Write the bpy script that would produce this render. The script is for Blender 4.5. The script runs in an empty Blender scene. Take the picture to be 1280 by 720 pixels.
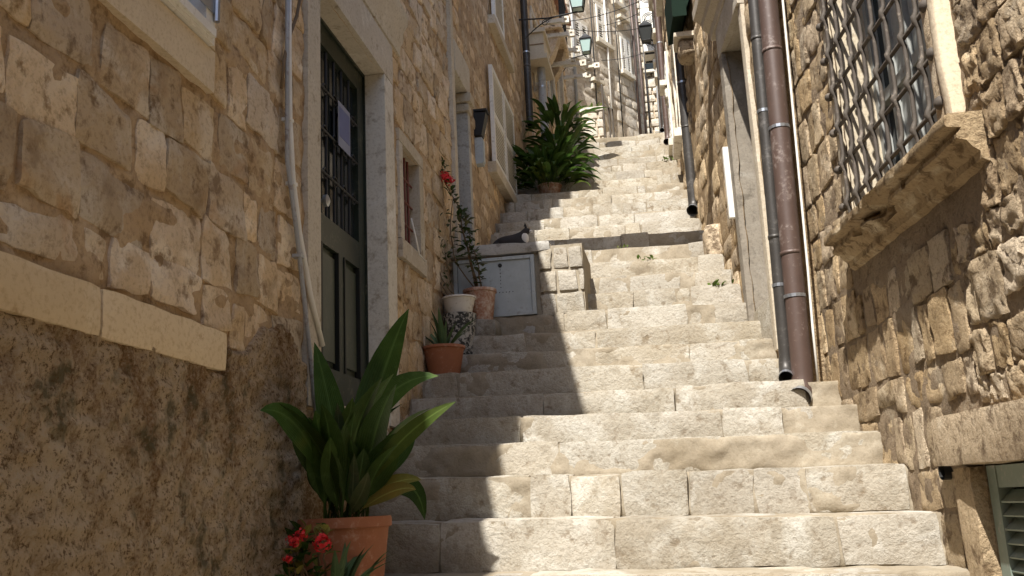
import bpy, math, random
import numpy as np
from mathutils import Vector, Matrix

# ------------------------------------------------------------------ camera, sky, sun, exposure
scene = bpy.context.scene
COL = scene.collection
FPX, CX, CY = 1200.0, 640.0, 360.0          # photograph focal length and centre, in its own pixels


def _axes(vp, zen):
    y = np.array([vp[0] - CX, -(vp[1] - CY), -FPX]); y /= np.linalg.norm(y)
    z = np.array([zen[0] - CX, -(zen[1] - CY), -FPX]); z = z - y * z.dot(y); z /= np.linalg.norm(z)
    if z[1] < 0: z = -z
    return np.stack([np.cross(y, z), y, z])


CAMM = _axes((850, 622), (384, -4930))
cam_data = bpy.data.cameras.new('camera'); cam = bpy.data.objects.new('camera', cam_data); COL.objects.link(cam)
cam_data.sensor_width = 36.0; cam_data.lens = FPX / 1280 * 36.0
cam_data.clip_start = 0.02; cam_data.clip_end = 2000
_m = Matrix([list(r) for r in CAMM]).to_4x4(); cam.matrix_world = _m
scene.camera = cam

LDIR = Vector((0.17, 0.70, -1.0)).normalized()      # the way the sunlight travels
ELEV = math.asin(-LDIR.z)
world = bpy.data.worlds.new('World'); scene.world = world; world.use_nodes = True
_nt = world.node_tree; _nt.nodes.clear()
_sky = _nt.nodes.new('ShaderNodeTexSky'); _sky.sky_type = 'NISHITA'; _sky.sun_disc = False
_sky.sun_elevation = ELEV; _sky.sun_rotation = math.radians(180 + 12)
_bg = _nt.nodes.new('ShaderNodeBackground'); _bg.inputs['Strength'].default_value = 0.12
_wo = _nt.nodes.new('ShaderNodeOutputWorld')
_nt.links.new(_sky.outputs[0], _bg.inputs[0]); _nt.links.new(_bg.outputs[0], _wo.inputs[0])
_sl = bpy.data.lights.new('sun', 'SUN'); _sl.energy = 4.6; _sl.angle = math.radians(0.53); _sl.color = (1.0, 0.955, 0.885)
sun = bpy.data.objects.new('sun', _sl); COL.objects.link(sun)
sun.rotation_euler = LDIR.to_track_quat('-Z', 'Y').to_euler(); sun.location = (-3, -6, 14)
vs = scene.view_settings
vs.view_transform = 'Standard'; vs.look = 'None'; vs.gamma = 1.0; vs.use_curve_mapping = False
vs.exposure = 1.07
scene.cycles.max_bounces = 10; scene.cycles.diffuse_bounces = 6
scene.cycles.use_denoising = True

# ------------------------------------------------------------------ pixel helpers


def ray(px, py):
    return CAMM @ np.array([px - CX, -(py - CY), -FPX])


def onX(px, py, X): d = ray(px, py); return d * X / d[0]
def onY(px, py, Y): d = ray(px, py); return d * Y / d[1]


# ------------------------------------------------------------------ noise
def _hash(ix, iy, iz, seed):
    h = (ix * 374761393 + iy * 668265263 + iz * 2147483647 + seed * 1274126177) & 0xFFFFFFFF
    h = ((h ^ (h >> 13)) * 1274126177) & 0xFFFFFFFF
    h = h ^ (h >> 16)
    return (h & 0xFFFFFF) / float(0xFFFFFF) * 2 - 1


def vnoise(p, seed=0):
    p = np.asarray(p, float)
    f = np.floor(p); t = p - f; t = t * t * (3 - 2 * t)
    i = f.astype(np.int64)
    out = 0
    for dx in (0, 1):
        for dy in (0, 1):
            for dz in (0, 1):
                w = (t[:, 0] if dx else 1 - t[:, 0]) * (t[:, 1] if dy else 1 - t[:, 1]) * (t[:, 2] if dz else 1 - t[:, 2])
                out = out + w * _hash(i[:, 0] + dx, i[:, 1] + dy, i[:, 2] + dz, seed)
    return out


def fbm(p, scale, octaves=4, seed=0, gain=0.5):
    p = np.asarray(p, float) * scale
    a, s, o = 1.0, 0.0, 0.0
    for k in range(octaves):
        o = o + a * vnoise(p + 17.3 * k, seed + k); s += a; a *= gain; p = p * 2.03
    return o / s


# ------------------------------------------------------------------ materials
MATS = {}


class NT:
    def __init__(self, name):
        self.m = bpy.data.materials.new(name); self.m.use_nodes = True
        self.t = self.m.node_tree; self.t.nodes.clear()
        self.out = self.t.nodes.new('ShaderNodeOutputMaterial')
        MATS[name] = self.m

    def n(self, typ, **kw):
        nd = self.t.nodes.new(typ)
        for k, v in kw.items():
            if k.startswith('i_'):
                key = k[2:].replace('_', ' ')
                self.set(nd.inputs[key], v)
            else: setattr(nd, k, v)
        return nd

    def set(self, sock, v):
        if hasattr(v, 'is_output') or isinstance(v, bpy.types.NodeSocket): self.t.links.new(v, sock)
        else:
            if hasattr(sock.default_value, '__len__') and not hasattr(v, '__len__'): v = (v, v, v, 1)
            if hasattr(v, '__len__') and len(v) == 3 and len(sock.default_value) == 4: v = (*v, 1)
            sock.default_value = v

    def pos(self, scale=(1, 1, 1)):
        g = self.n('ShaderNodeNewGeometry')
        if scale == (1, 1, 1): return g.outputs['Position']
        mp = self.n('ShaderNodeMapping'); mp.inputs['Scale'].default_value = scale
        self.t.links.new(g.outputs['Position'], mp.inputs['Vector']); return mp.outputs[0]

    def noise(self, scale, detail=5, rough=0.6, vec=None, dist=0.0):
        nd = self.n('ShaderNodeTexNoise'); nd.inputs['Scale'].default_value = scale
        nd.inputs['Detail'].default_value = detail; nd.inputs['Roughness'].default_value = rough
        nd.inputs['Distortion'].default_value = dist
        self.t.links.new(vec if vec is not None else self.pos(), nd.inputs['Vector'])
        return nd.outputs['Fac']

    def ramp(self, fac, lo, hi, a=0.0, b=1.0):
        nd = self.n('ShaderNodeMapRange'); nd.clamp = True
        self.t.links.new(fac, nd.inputs['Value'])
        for k, v in zip(('From Min', 'From Max', 'To Min', 'To Max'), (lo, hi, a, b)): nd.inputs[k].default_value = v
        return nd.outputs[0]

    def math(self, op, a, b=None):
        nd = self.n('ShaderNodeMath', operation=op); self.set(nd.inputs[0], a)
        if b is not None: self.set(nd.inputs[1], b)
        return nd.outputs[0]

    def mix(self, fac, a, b, mode='MIX'):
        nd = self.n('ShaderNodeMix', data_type='RGBA', blend_type=mode)
        self.set(nd.inputs[0], fac); self.set(nd.inputs[6], a); self.set(nd.inputs[7], b)
        return nd.outputs[2]

    def rand(self):
        return self.n('ShaderNodeObjectInfo').outputs['Random']

    def bump(self, h, strength=0.5, dist=0.01, normal=None):
        nd = self.n('ShaderNodeBump'); nd.inputs['Strength'].default_value = strength; nd.inputs['Distance'].default_value = dist
        self.t.links.new(h, nd.inputs['Height'])
        if normal is not None: self.t.links.new(normal, nd.inputs['Normal'])
        return nd.outputs[0]

    def principled(self, color, rough=0.9, metallic=0.0, normal=None, spec=0.3):
        b = self.n('ShaderNodeBsdfPrincipled')
        self.set(b.inputs['Base Color'], color); self.set(b.inputs['Roughness'], rough); b.inputs['Metallic'].default_value = metallic
        b.inputs['Specular IOR Level'].default_value = spec
        if normal is not None: self.t.links.new(normal, b.inputs['Normal'])
        self.t.links.new(b.outputs[0], self.out.inputs['Surface'])
        return b


def stone_mat(name, c1, c2, dark, light, bump=0.6, bd=0.012, dark_lo=0.30, dark_hi=0.46, var=0.25, scale=1.0, light_lo=0.55, orange=None, crack=False, stain=None):
    t = NT(name)
    a = t.noise(2.2 * scale, 6, 0.62); b = t.noise(11 * scale, 8, 0.68); c = t.noise(55 * scale, 6, 0.7); d = t.noise(5 * scale, 5, 0.6, dist=0.6)
    col = t.mix(t.ramp(a, 0.35, 0.65), c1, c2)
    col = t.mix(t.ramp(d, light_lo, light_lo + 0.17), col, light)
    r = t.rand()
    col = t.mix(t.math('MULTIPLY', t.ramp(r, 0.55, 1.0), 0.45), col, light)
    if orange:
        o = t.noise(3.1 * scale, 4, 0.6, dist=0.4)
        col = t.mix(t.ramp(o, 0.62, 0.74, 0, 0.75), col, orange)
    if stain:
        sn = t.noise(1.5, 6, .68, dist=.7); sm = t.noise(4.5, 6, .7, dist=.4)
        col = t.mix(t.ramp(sn, .50, .63, 0, .6), col, stain); col = t.mix(t.ramp(sm, .56, .66, 0, .55), col, tuple(x * .72 for x in stain))
    col = t.mix(t.ramp(b, dark_lo + .04, dark_hi, 0.9, 0.0), col, dark)
    col = t.mix(t.ramp(c, 0.36, 0.50, 0.42, 0.0), col, dark)
    hsv = t.n('ShaderNodeHueSaturation'); t.set(hsv.inputs['Color'], col)
    t.set(hsv.inputs['Value'], t.ramp(t.math('FRACT', t.math('MULTIPLY', r, 7.31)), 0, 1, 1 - var, 1 + var * 0.7))
    t.set(hsv.inputs['Saturation'], t.ramp(t.math('FRACT', t.math('MULTIPLY', r, 13.7)), 0, 1, 0.85, 1.1))
    col = hsv.outputs[0]
    h = t.math('ADD', t.math('MULTIPLY', b, 1.0), t.math('MULTIPLY', c, 0.45))
    if crack:
        wv = t.n('ShaderNodeVectorMath', operation='ADD'); nz = t.n('ShaderNodeTexNoise'); nz.inputs['Scale'].default_value = 6; nz.inputs['Detail'].default_value = 6
        t.set(nz.inputs['Vector'], t.pos()); sc = t.n('ShaderNodeVectorMath', operation='SCALE'); t.set(sc.inputs[0], nz.outputs['Color']); sc.inputs['Scale'].default_value = .22
        t.set(wv.inputs[0], t.pos()); t.set(wv.inputs[1], sc.outputs[0])
        vo = t.n('ShaderNodeTexVoronoi', feature='DISTANCE_TO_EDGE'); vo.inputs['Scale'].default_value = 3.2; t.set(vo.inputs['Vector'], wv.outputs[0])
        gate = t.ramp(t.noise(2.7, 3, .5), .54, .66)
        ck = t.math('MULTIPLY', t.ramp(vo.outputs['Distance'], 0.0, .012, 1, 0), gate)
        col = t.mix(t.math('MULTIPLY', ck, .45), col, tuple(x * .45 for x in dark)); h = t.math('SUBTRACT', h, t.math('MULTIPLY', ck, .35))
    nrm = t.bump(h, bump, bd)
    t.principled(col, 0.92, 0, nrm, 0.2)
    return t


stone_mat('stone_left', (.67, .505, .315), (.57, .42, .25), (.27, .175, .09), (.75, .635, .475), var=.25, dark_lo=.32, dark_hi=.46, light_lo=.49, bump=.9, bd=.02, orange=(.58, .32, .13), stain=(.44, .305, .17))
stone_mat('mortar_left', (.44, .315, .19), (.52, .38, .235), (.22, .145, .08), (.59, .455, .305), var=0, bump=.9, bd=.02, dark_lo=.34, dark_hi=.48, stain=(.33, .23, .13))
stone_mat('stone_band', (.68, .555, .375), (.60, .475, .31), (.40, .28, .16), (.73, .62, .45), bump=.45, dark_lo=.25, dark_hi=.40, var=.05)
stone_mat('stone_frame', (.55, .48, .37), (.47, .405, .305), (.27, .21, .14), (.62, .57, .47), bump=.5, dark_lo=.27, dark_hi=.42, var=.08)
stone_mat('stone_step', (.415, .375, .308), (.35, .31, .242), (.215, .17, .115), (.50, .475, .415), bump=.75, bd=.024, dark_lo=.29, dark_hi=.43, var=.1, stain=(.29, .245, .175), light_lo=.49)
stone_mat('cement', (.33, .285, .215), (.285, .24, .175), (.20, .16, .105), (.39, .35, .275), bump=.6, dark_lo=.24, dark_hi=.38, var=0, stain=(.25, .205, .14))
stone_mat('stone_right', (.60, .455, .285), (.48, .355, .21), (.18, .12, .065), (.72, .60, .43), bump=1.0, bd=.05, var=.22, dark_lo=.34, dark_hi=.48, stain=(.38, .265, .15))
stone_mat('mortar_right', (.36, .26, .155), (.31, .22, .13), (.15, .10, .055), (.46, .36, .235), bump=1.0, bd=.05, var=0, stain=(.25, .175, .10))
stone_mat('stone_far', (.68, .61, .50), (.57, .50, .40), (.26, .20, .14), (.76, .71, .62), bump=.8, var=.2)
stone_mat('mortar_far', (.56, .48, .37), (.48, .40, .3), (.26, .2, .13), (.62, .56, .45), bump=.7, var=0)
stone_mat('stone_grey', (.44, .42, .38), (.36, .34, .30), (.22, .2, .17), (.52, .50, .46), bump=.5, var=.1)
stone_mat('stone_sill', (.44, .335, .21), (.34, .25, .15), (.15, .10, .055), (.60, .51, .37), bump=1.0, bd=.03, var=.05, dark_lo=.34, dark_hi=.48)
stone_mat('stone_jamb', (.27, .235, .185), (.22, .19, .15), (.13, .11, .085), (.33, .30, .25), bump=.5, var=.05)  # darker than the other frames, the doorway's shade put into the stone
stone_mat('stone_pale', (.66, .61, .51), (.58, .53, .43), (.36, .30, .22), (.74, .71, .64), bump=.4, var=.08)


def plaster_mat():
    t = NT('rough_plaster')
    a = t.noise(1.6, 6, 0.65); b = t.noise(16, 8, 0.72); c = t.noise(60, 5, 0.8)
    st = t.noise(1.0, 5, 0.65, vec=t.pos((1.5, 1.5, 1.0)), dist=1.0); ms = t.noise(1.3, 5, .65, vec=t.pos((2.6, 2.6, 1.7)))
    col = t.mix(t.ramp(a, .38, .62), (.70, .515, .315), (.78, .62, .42))
    col = t.mix(t.ramp(st, .49, .58, 0, .8), col, (.30, .16, .06))
    col = t.mix(t.ramp(b, .40, .47, .55, 0), col, (.26, .15, .065))
    col = t.mix(t.ramp(c, .51, .62, 0, .6), col, (.74, .62, .45))
    m2 = t.math('MULTIPLY', t.ramp(ms, .56, .63), t.ramp(b, .42, .54))
    col = t.mix(t.math('MULTIPLY', m2, .8), col, (.10, .09, .04))
    col = t.mix(t.ramp(c, .405, .46, .85, 0), col, (.17, .095, .04))
    h = t.math('ADD', b, t.math('MULTIPLY', c, 1.3))
    t.principled(col, .95, 0, t.bump(h, 1.0, .028), .15)


plaster_mat()


def paint(name, c, rough=.5, wear=None, var=.0, metal=0.0, bump=.15, spec=.4, wl=(.6, .7)):
    t = NT(name)
    a = t.noise(7, 6, .65); b = t.noise(40, 5, .65)
    col = t.mix(t.ramp(a, .3, .7), tuple(x * .86 for x in c), tuple(min(1, x * 1.1) for x in c))
    if wear: col = t.mix(t.ramp(t.math('ADD', t.math('MULTIPLY', a, .5), t.math('MULTIPLY', b, .5)), wl[0] - .06, wl[1] - .06), col, wear)
    if var:
        hsv = t.n('ShaderNodeHueSaturation'); t.set(hsv.inputs['Color'], col); t.set(hsv.inputs['Value'], t.ramp(t.rand(), 0, 1, 1 - var, 1 + var)); col = hsv.outputs[0]
    t.principled(col, rough, metal, t.bump(t.math('ADD', a, b), bump, .004), spec)
    return t


paint('green_paint', (.018, .025, .015), .42, wear=(.08, .08, .055))
paint('green_panel', (.042, .052, .034), .4, wear=(.07, .075, .05))
paint('door_dark', (.012, .013, .010), .5)
paint('white_paint', (.74, .72, .66), .5, wear=(.5, .46, .38))
paint('white_plastic', (.66, .62, .54), .45, wear=(.42, .36, .28))
paint('red_wood', (.16, .045, .028), .55, wear=(.07, .03, .02))
paint('copper_pipe', (.085, .054, .043), .5, wear=(.19, .15, .13), metal=.1, spec=.5)
paint('dark_pipe', (.055, .05, .045), .45, wear=(.12, .11, .10), metal=.3)
paint('grey_pipe', (.36, .37, .37), .45, wear=(.25, .22, .2))
paint('iron', (.085, .07, .056), .75, wear=(.24, .20, .16), metal=.15, bump=.5)
paint('iron_black', (.018, .018, .018), .5, metal=.2)
paint('cabinet_grey', (.40, .44, .45), .5, wear=(.30, .31, .30))
paint('terracotta', (.31, .118, .056), .8, wear=(.48, .30, .21), wl=(.58, .74), bump=.3)
paint('terracotta_old', (.33, .16, .095), .8, wear=(.52, .42, .34), wl=(.52, .68), bump=.3)
paint('black_pot', (.03, .03, .028), .6, wear=(.42, .40, .35), wl=(.55, .60))
paint('soil', (.06, .04, .025), .95, bump=1.0)
paint('brass', (.30, .22, .10), .35, metal=.9)
paint('steel', (.45, .47, .50), .35, metal=.85)
paint('paper', (.27, .29, .38), .7)
paint('paper_print', (.14, .16, .30), .7)
paint('window_wood', (.34, .35, .33), .55, wear=(.22, .21, .18))
paint('green_shutter', (.20, .24, .20), .6, wear=(.32, .30, .26))
paint('awning_green', (.009, .020, .013), .85, spec=.1)
paint('roof_tile', (.42, .20, .12), .85, wear=(.5, .38, .28), bump=.5)
paint('wood_old', (.22, .15, .09), .8, wear=(.32, .26, .2))
paint('beige_box', (.52, .45, .34), .6, wear=(.42, .35, .25))
paint('red_petal', (.62, .02, .025), .5)
paint('twig', (.16, .11, .06), .8)
paint('cat_dark', (.03, .026, .024), .8)
paint('cat_white', (.72, .68, .62), .8)
paint('cable_white', (.70, .68, .62), .5)


def glass_mat():
    t = NT('pane_glass')
    b = t.principled((.02, .025, .025), .15, 0, None, .3)


glass_mat()
_t = NT('lantern_glass'); _t.principled((.36, .48, .44), .2, 0, None, .6)


def leaf_mat(name, c1, c2, tr=.35, rough=.5):
    t = NT(name)
    a = t.noise(9, 4, .6); r = t.rand()
    col = t.mix(t.ramp(a, .35, .65), c1, c2)
    hl = t.noise(34, 5, .7); col = t.mix(t.ramp(hl, .55, .75, 0, .45), col, tuple(x * 1.7 + .02 for x in c2)); col = t.mix(t.ramp(t.noise(3.5, 3, .6), .60, .72, 0, .5), col, (c2[0] * 2.2 + .02, c2[1] * 1.3, c2[2]))
    hsv = t.n('ShaderNodeHueSaturation'); t.set(hsv.inputs['Color'], col); t.set(hsv.inputs['Value'], t.ramp(r, 0, 1, .65, 1.35)); t.set(hsv.inputs['Hue'], t.ramp(t.math('FRACT', t.math('MULTIPLY', r, 5.3)), 0, 1, .485, .51))
    col = hsv.outputs[0]
    at = t.n('ShaderNodeAttribute'); at.attribute_name = 'rib'; rb = at.outputs['Fac']
    col = t.mix(t.ramp(rb, .86, 1.0, 0, .55), col, tuple(min(1, x * 2.2 + .03) for x in c2))
    vein = t.math('SINE', t.math('MULTIPLY', rb, 46.0)); col = t.mix(t.ramp(vein, .2, 1.0, 0, .22), col, tuple(x * 1.8 + .01 for x in c2))
    p = t.n('ShaderNodeBsdfPrincipled'); t.set(p.inputs['Base Color'], col); p.inputs['Roughness'].default_value = rough; p.inputs['Specular IOR Level'].default_value = .25
    tl = t.n('ShaderNodeBsdfTranslucent'); t.set(tl.inputs['Color'], col)
    mx = t.n('ShaderNodeMixShader'); mx.inputs[0].default_value = tr
    t.t.links.new(t.bump(vein, .25, .003), p.inputs['Normal'])
    t.t.links.new(p.outputs[0], mx.inputs[1]); t.t.links.new(tl.outputs[0], mx.inputs[2]); t.t.links.new(mx.outputs[0], t.out.inputs['Surface'])


leaf_mat('leaf_deep', (.030, .068, .011), (.048, .098, .017))
leaf_mat('leaf_bright', (.066, .12, .017), (.095, .15, .025))
leaf_mat('leaf_dull', (.05, .08, .03), (.09, .10, .045), .3, .6)
leaf_mat('leaf_yellow', (.28, .22, .05), (.16, .17, .04), .35, .6)
leaf_mat('leaf_aloe', (.08, .13, .055), (.055, .10, .04), .15, .5)

# ------------------------------------------------------------------ mesh building


class MB:
    def __init__(self): self.v = []; self.f = []; self.mi = []; self.cur = 0

    def add(self, vs, fs):
        o = len(self.v); self.v.extend([tuple(map(float, p)) for p in vs]); self.f.extend([tuple(i + o for i in q) for q in fs]); self.mi.extend([self.cur] * len(fs))

    def box(self, x0, x1, y0, y1, z0, z1):
        self.add([(x0, y0, z0), (x1, y0, z0), (x1, y1, z0), (x0, y1, z0), (x0, y0, z1), (x1, y0, z1), (x1, y1, z1), (x0, y1, z1)],
                 [(0, 3, 2, 1), (4, 5, 6, 7), (0, 1, 5, 4), (1, 2, 6, 5), (2, 3, 7, 6), (3, 0, 4, 7)])

    def hexa(self, p):                       # eight corners: bottom ring then top ring
        self.add(p, [(0, 3, 2, 1), (4, 5, 6, 7), (0, 1, 5, 4), (1, 2, 6, 5), (2, 3, 7, 6), (3, 0, 4, 7)])

    def tube(self, pts, r, n=10, cap=True, hollow=False):
        pts = [Vector(p) for p in pts]; rs = r if hasattr(r, '__len__') else [r] * len(pts)
        ref = Vector((0, 0, 1)); o = len(self.v); k = len(pts); vs = []; fs = []
        prev = None
        for i, p in enumerate(pts):
            d = (pts[min(i + 1, k - 1)] - pts[max(i - 1, 0)]).normalized()
            if prev is None:
                a = d.cross(ref) if abs(d.dot(ref)) < .95 else d.cross(Vector((1, 0, 0)))
            else: a = prev - d * prev.dot(d)
            a.normalize(); prev = a; b = d.cross(a)
            for j in range(n):
                t = 2 * math.pi * j / n; vs.append(p + (a * math.cos(t) + b * math.sin(t)) * rs[i])
        for i in range(k - 1):
            for j in range(n):
                fs.append((i * n + j, i * n + (j + 1) % n, (i + 1) * n + (j + 1) % n, (i + 1) * n + j))
        if cap: fs.append(tuple(range(n - 1, -1, -1))); fs.append(tuple((k - 1) * n + j for j in range(n)))
        self.add(vs, fs)

    def lathe(self, prof, c, n=28):          # prof: (r, z) list
        vs = []; fs = []
        for r, z in prof:
            for j in range(n):
                t = 2 * math.pi * j / n; vs.append((c[0] + r * math.cos(t), c[1] + r * math.sin(t), c[2] + z))
        for i in range(len(prof) - 1):
            for j in range(n): fs.append((i * n + j, i * n + (j + 1) % n, (i + 1) * n + (j + 1) % n, (i + 1) * n + j))
        self.add(vs, fs)

    def build(self, name, mat, parent=None, smooth=False, origin=None):
        me = bpy.data.meshes.new(name)
        v = self.v
        if origin is not None: v = [(p[0] - origin[0], p[1] - origin[1], p[2] - origin[2]) for p in v]
        me.from_pydata(v, [], self.f)
        mats = mat if isinstance(mat, (list, tuple)) else [mat]
        for m in mats: me.materials.append(MATS[m])
        if len(mats) > 1: me.polygons.foreach_set('material_index', self.mi)
        if smooth: me.polygons.foreach_set('use_smooth', [True] * len(me.polygons))
        me.update()
        ob = bpy.data.objects.new(name, me); COL.objects.link(ob)
        if origin is not None: ob.location = origin
        if parent is not None: put(ob, parent)
        return ob


def put(ob, parent):
    ob.parent = parent
    w = world_loc(parent)
    ob.location = Vector(ob.location) - w


def world_loc(o):
    p = Vector(o.location)
    while o.parent is not None: o = o.parent; p = p + Vector(o.location)
    return p


def tag(o, label, cat, group=None):
    o['label'] = label; o['category'] = cat
    if group: o['group'] = group
    return o


def empty(name, loc, label=None, cat=None, group=None):
    o = bpy.data.objects.new(name, None); COL.objects.link(o); o.location = loc; o.empty_display_size = .1
    if label: tag(o, label, cat, group)
    return o


def smooth_by_angle(ob, ang=40):
    me = ob.data
    me.polygons.foreach_set('use_smooth', [True] * len(me.polygons))
    try: me.set_sharp_from_angle(angle=math.radians(ang))
    except Exception: pass


_cube_cache = {}


def cube_grid(nx, ny, nz, back=True):
    key = (nx, ny, nz, back)
    if key in _cube_cache: return _cube_cache[key]
    idx = {}; vs = []; fs = []

    def g(i, j, k):
        if (i, j, k) not in idx: idx[(i, j, k)] = len(vs); vs.append((2 * i / nx - 1, 2 * j / ny - 1, 2 * k / nz - 1))
        return idx[(i, j, k)]
    for i in range(nx):
        for j in range(ny):
            fs.append((g(i, j, nz), g(i + 1, j, nz), g(i + 1, j + 1, nz), g(i, j + 1, nz)))
            if back: fs.append((g(i, j, 0), g(i, j + 1, 0), g(i + 1, j + 1, 0), g(i + 1, j, 0)))
    for i in range(nx):
        for k in range(nz):
            fs.append((g(i, 0, k), g(i + 1, 0, k), g(i + 1, 0, k + 1), g(i, 0, k + 1)))
            fs.append((g(i, ny, k), g(i, ny, k + 1), g(i + 1, ny, k + 1), g(i + 1, ny, k)))
    for j in range(ny):
        for k in range(nz):
            fs.append((g(0, j, k), g(0, j, k + 1), g(0, j + 1, k + 1), g(0, j + 1, k)))
            fs.append((g(nx, j, k), g(nx, j + 1, k), g(nx, j + 1, k + 1), g(nx, j, k + 1)))
    r = (np.array(vs), fs); _cube_cache[key] = r
    return r


def rblock(center, U, V, N, hu, hv, hn, r=.02, amp=.008, nscale=9., div=(4, 3, 1), corners=None, seed=0, back=False, squash=True):
    """a rough rounded block; U, V, N are unit axes, hu, hv, hn half sizes"""
    base, fs = cube_grid(*div, back)
    p = base.copy()
    if squash:                               # pull the cuts towards the edges so that the rounding has vertices
        for a in range(2):
            if div[a] >= 4: p[:, a] = np.sign(p[:, a]) * np.abs(p[:, a]) ** .7
    h = np.array([hu, hv, hn]); q = p * h
    inner = np.maximum(h - r, 1e-4); cl = np.clip(q, -inner, inner); d = q - cl
    ln = np.linalg.norm(d, axis=1, keepdims=True); ln[ln < 1e-9] = 1
    q = cl + d / ln * np.minimum(ln, r)
    if corners is not None:                  # four (du, dv) offsets: bl br tr tl
        a = (p[:, 0] + 1) / 2; b = (p[:, 1] + 1) / 2
        w = np.stack([(1 - a) * (1 - b), a * (1 - b), a * b, (1 - a) * b], 1)
        q[:, :2] += w @ np.array(corners)
    c = np.array(center, float)
    U, V, N = (np.array(x, float) for x in (U, V, N))
    wp = c + q[:, :1] * U + q[:, 1:2] * V + q[:, 2:3] * N
    nn = fbm(wp, nscale, 3, seed); n2 = fbm(wp + 31, nscale * 1.3, 2, seed + 5); n3 = fbm(wp + 57, nscale * 1.3, 2, seed + 9)
    front = (p[:, 2] + 1) / 2
    wp = wp + nn[:, None] * amp * N + (n2[:, None] * U + n3[:, None] * V) * amp * .8
    return wp, fs


def block_obj(name, mat, parent, center, U, V, N, hu, hv, hn, **kw):
    wp, fs = rblock(center, U, V, N, hu, hv, hn, **kw)
    mb = MB(); mb.add(wp, fs)
    ob = mb.build(name, mat, parent, smooth=False, origin=tuple(center))
    smooth_by_angle(ob, 50)
    return ob


class Wall:
    """a straight upright facade; positions by street distance Y, height z and distance out of the face"""

    def __init__(s, x0, y0, x1, y1, side):
        s.x0, s.y0 = x0, y0; L = math.hypot(x1 - x0, y1 - y0); s.u = np.array([(x1 - x0) / L, (y1 - y0) / L, 0.])
        s.n = np.array([s.u[1], -s.u[0], 0.]) * (1 if side == 'left' else -1)
        s.side = side; s.z = np.array([0, 0, 1.])

    def pt(s, Y, z, out=0.):
        d = (Y - s.y0) / s.u[1]
        return np.array([s.x0, s.y0, 0.]) + s.u * d + s.n * out + np.array([0, 0, z])

    def px(s, px, py, out=0.):               # the point of the face seen at a pixel
        d = ray(px, py); p0 = s.pt(s.y0, 0, out); t = p0.dot(s.n) / d.dot(s.n); return d * t

    def axes(s):
        return (s.u, s.z, s.n)

    def block(s, name, mat, parent, y0, y1, z0, z1, o0, o1, r=.008, amp=.003, div=(4, 4, 1), **kw):
        hu = abs(y1 - y0) / 2 / s.u[1]
        return block_obj(name, mat, parent, s.pt((y0 + y1) / 2, (z0 + z1) / 2, (o0 + o1) / 2), *s.axes(), hu, (z1 - z0) / 2, (o1 - o0) / 2, r=r, amp=amp, div=div, back=True, **kw)

    def mbox(s, mb, y0, y1, z0, z1, o0, o1):
        mb.hexa([s.pt(y0, z0, o0), s.pt(y1, z0, o0), s.pt(y1, z0, o1), s.pt(y0, z0, o1), s.pt(y0, z1, o0), s.pt(y1, z1, o0), s.pt(y1, z1, o1), s.pt(y0, z1, o1)])

    def extrude(s, mb, y0, y1, prof, nseg=1, amp=0, seed=0):      # prof: closed list of (out, z)
        vs = []; fs = []; k = len(prof)
        for i in range(nseg + 1):
            Y = y0 + (y1 - y0) * i / nseg
            for o, z in prof: vs.append(s.pt(Y, z, o))
        vs = np.array(vs)
        if amp: vs = vs + fbm(vs, 9, 3, seed)[:, None] * amp * s.n + fbm(vs + 9, 9, 3, seed)[:, None] * amp * s.z
        for i in range(nseg):
            for j in range(k): fs.append((i * k + j, i * k + (j + 1) % k, (i + 1) * k + (j + 1) % k, (i + 1) * k + j))
        fs.append(tuple(range(k - 1, -1, -1))); fs.append(tuple(nseg * k + j for j in range(k)))
        mb.add(vs, fs)


def in_holes(y, z, holes, pad=0):
    for h in holes:
        if h[0] - pad < y < h[1] + pad and h[2] - pad < z < h[3] + pad: return True
    return False


def sheet(wall, y0, y1, z0, z1, res, amp, nscale, holes=(), out=0., oct=4, seed=0, floor=None):
    ny = max(2, int((y1 - y0) / res)); nz = max(2, int((z1 - z0) / res))
    ys = np.linspace(y0, y1, ny + 1); zs = np.linspace(z0, z1, nz + 1)
    Yg, Zg = np.meshgrid(ys, zs, indexing='ij')
    d = (Yg.ravel() - wall.y0) / wall.u[1]
    P = np.array([wall.x0, wall.y0, 0.]) + d[:, None] * wall.u + wall.n * out; P[:, 2] = Zg.ravel()
    P = P + fbm(P, nscale, oct, seed)[:, None] * amp * wall.n
    fs = []
    for i in range(ny):
        yc = (ys[i] + ys[i + 1]) / 2; fl = floor(yc) - .25 if floor else -99
        for j in range(nz):
            zc = (zs[j] + zs[j + 1]) / 2
            if zc < fl or in_holes(yc, zc, holes): continue
            a = i * (nz + 1) + j; q = (a, a + nz + 1, a + nz + 2, a + 1)
            fs.append(q if wall.side == 'left' else q[::-1])
    mb = MB(); mb.v = [tuple(p) for p in P]; mb.f = fs; mb.mi = [0] * len(fs)
    return mb


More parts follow.
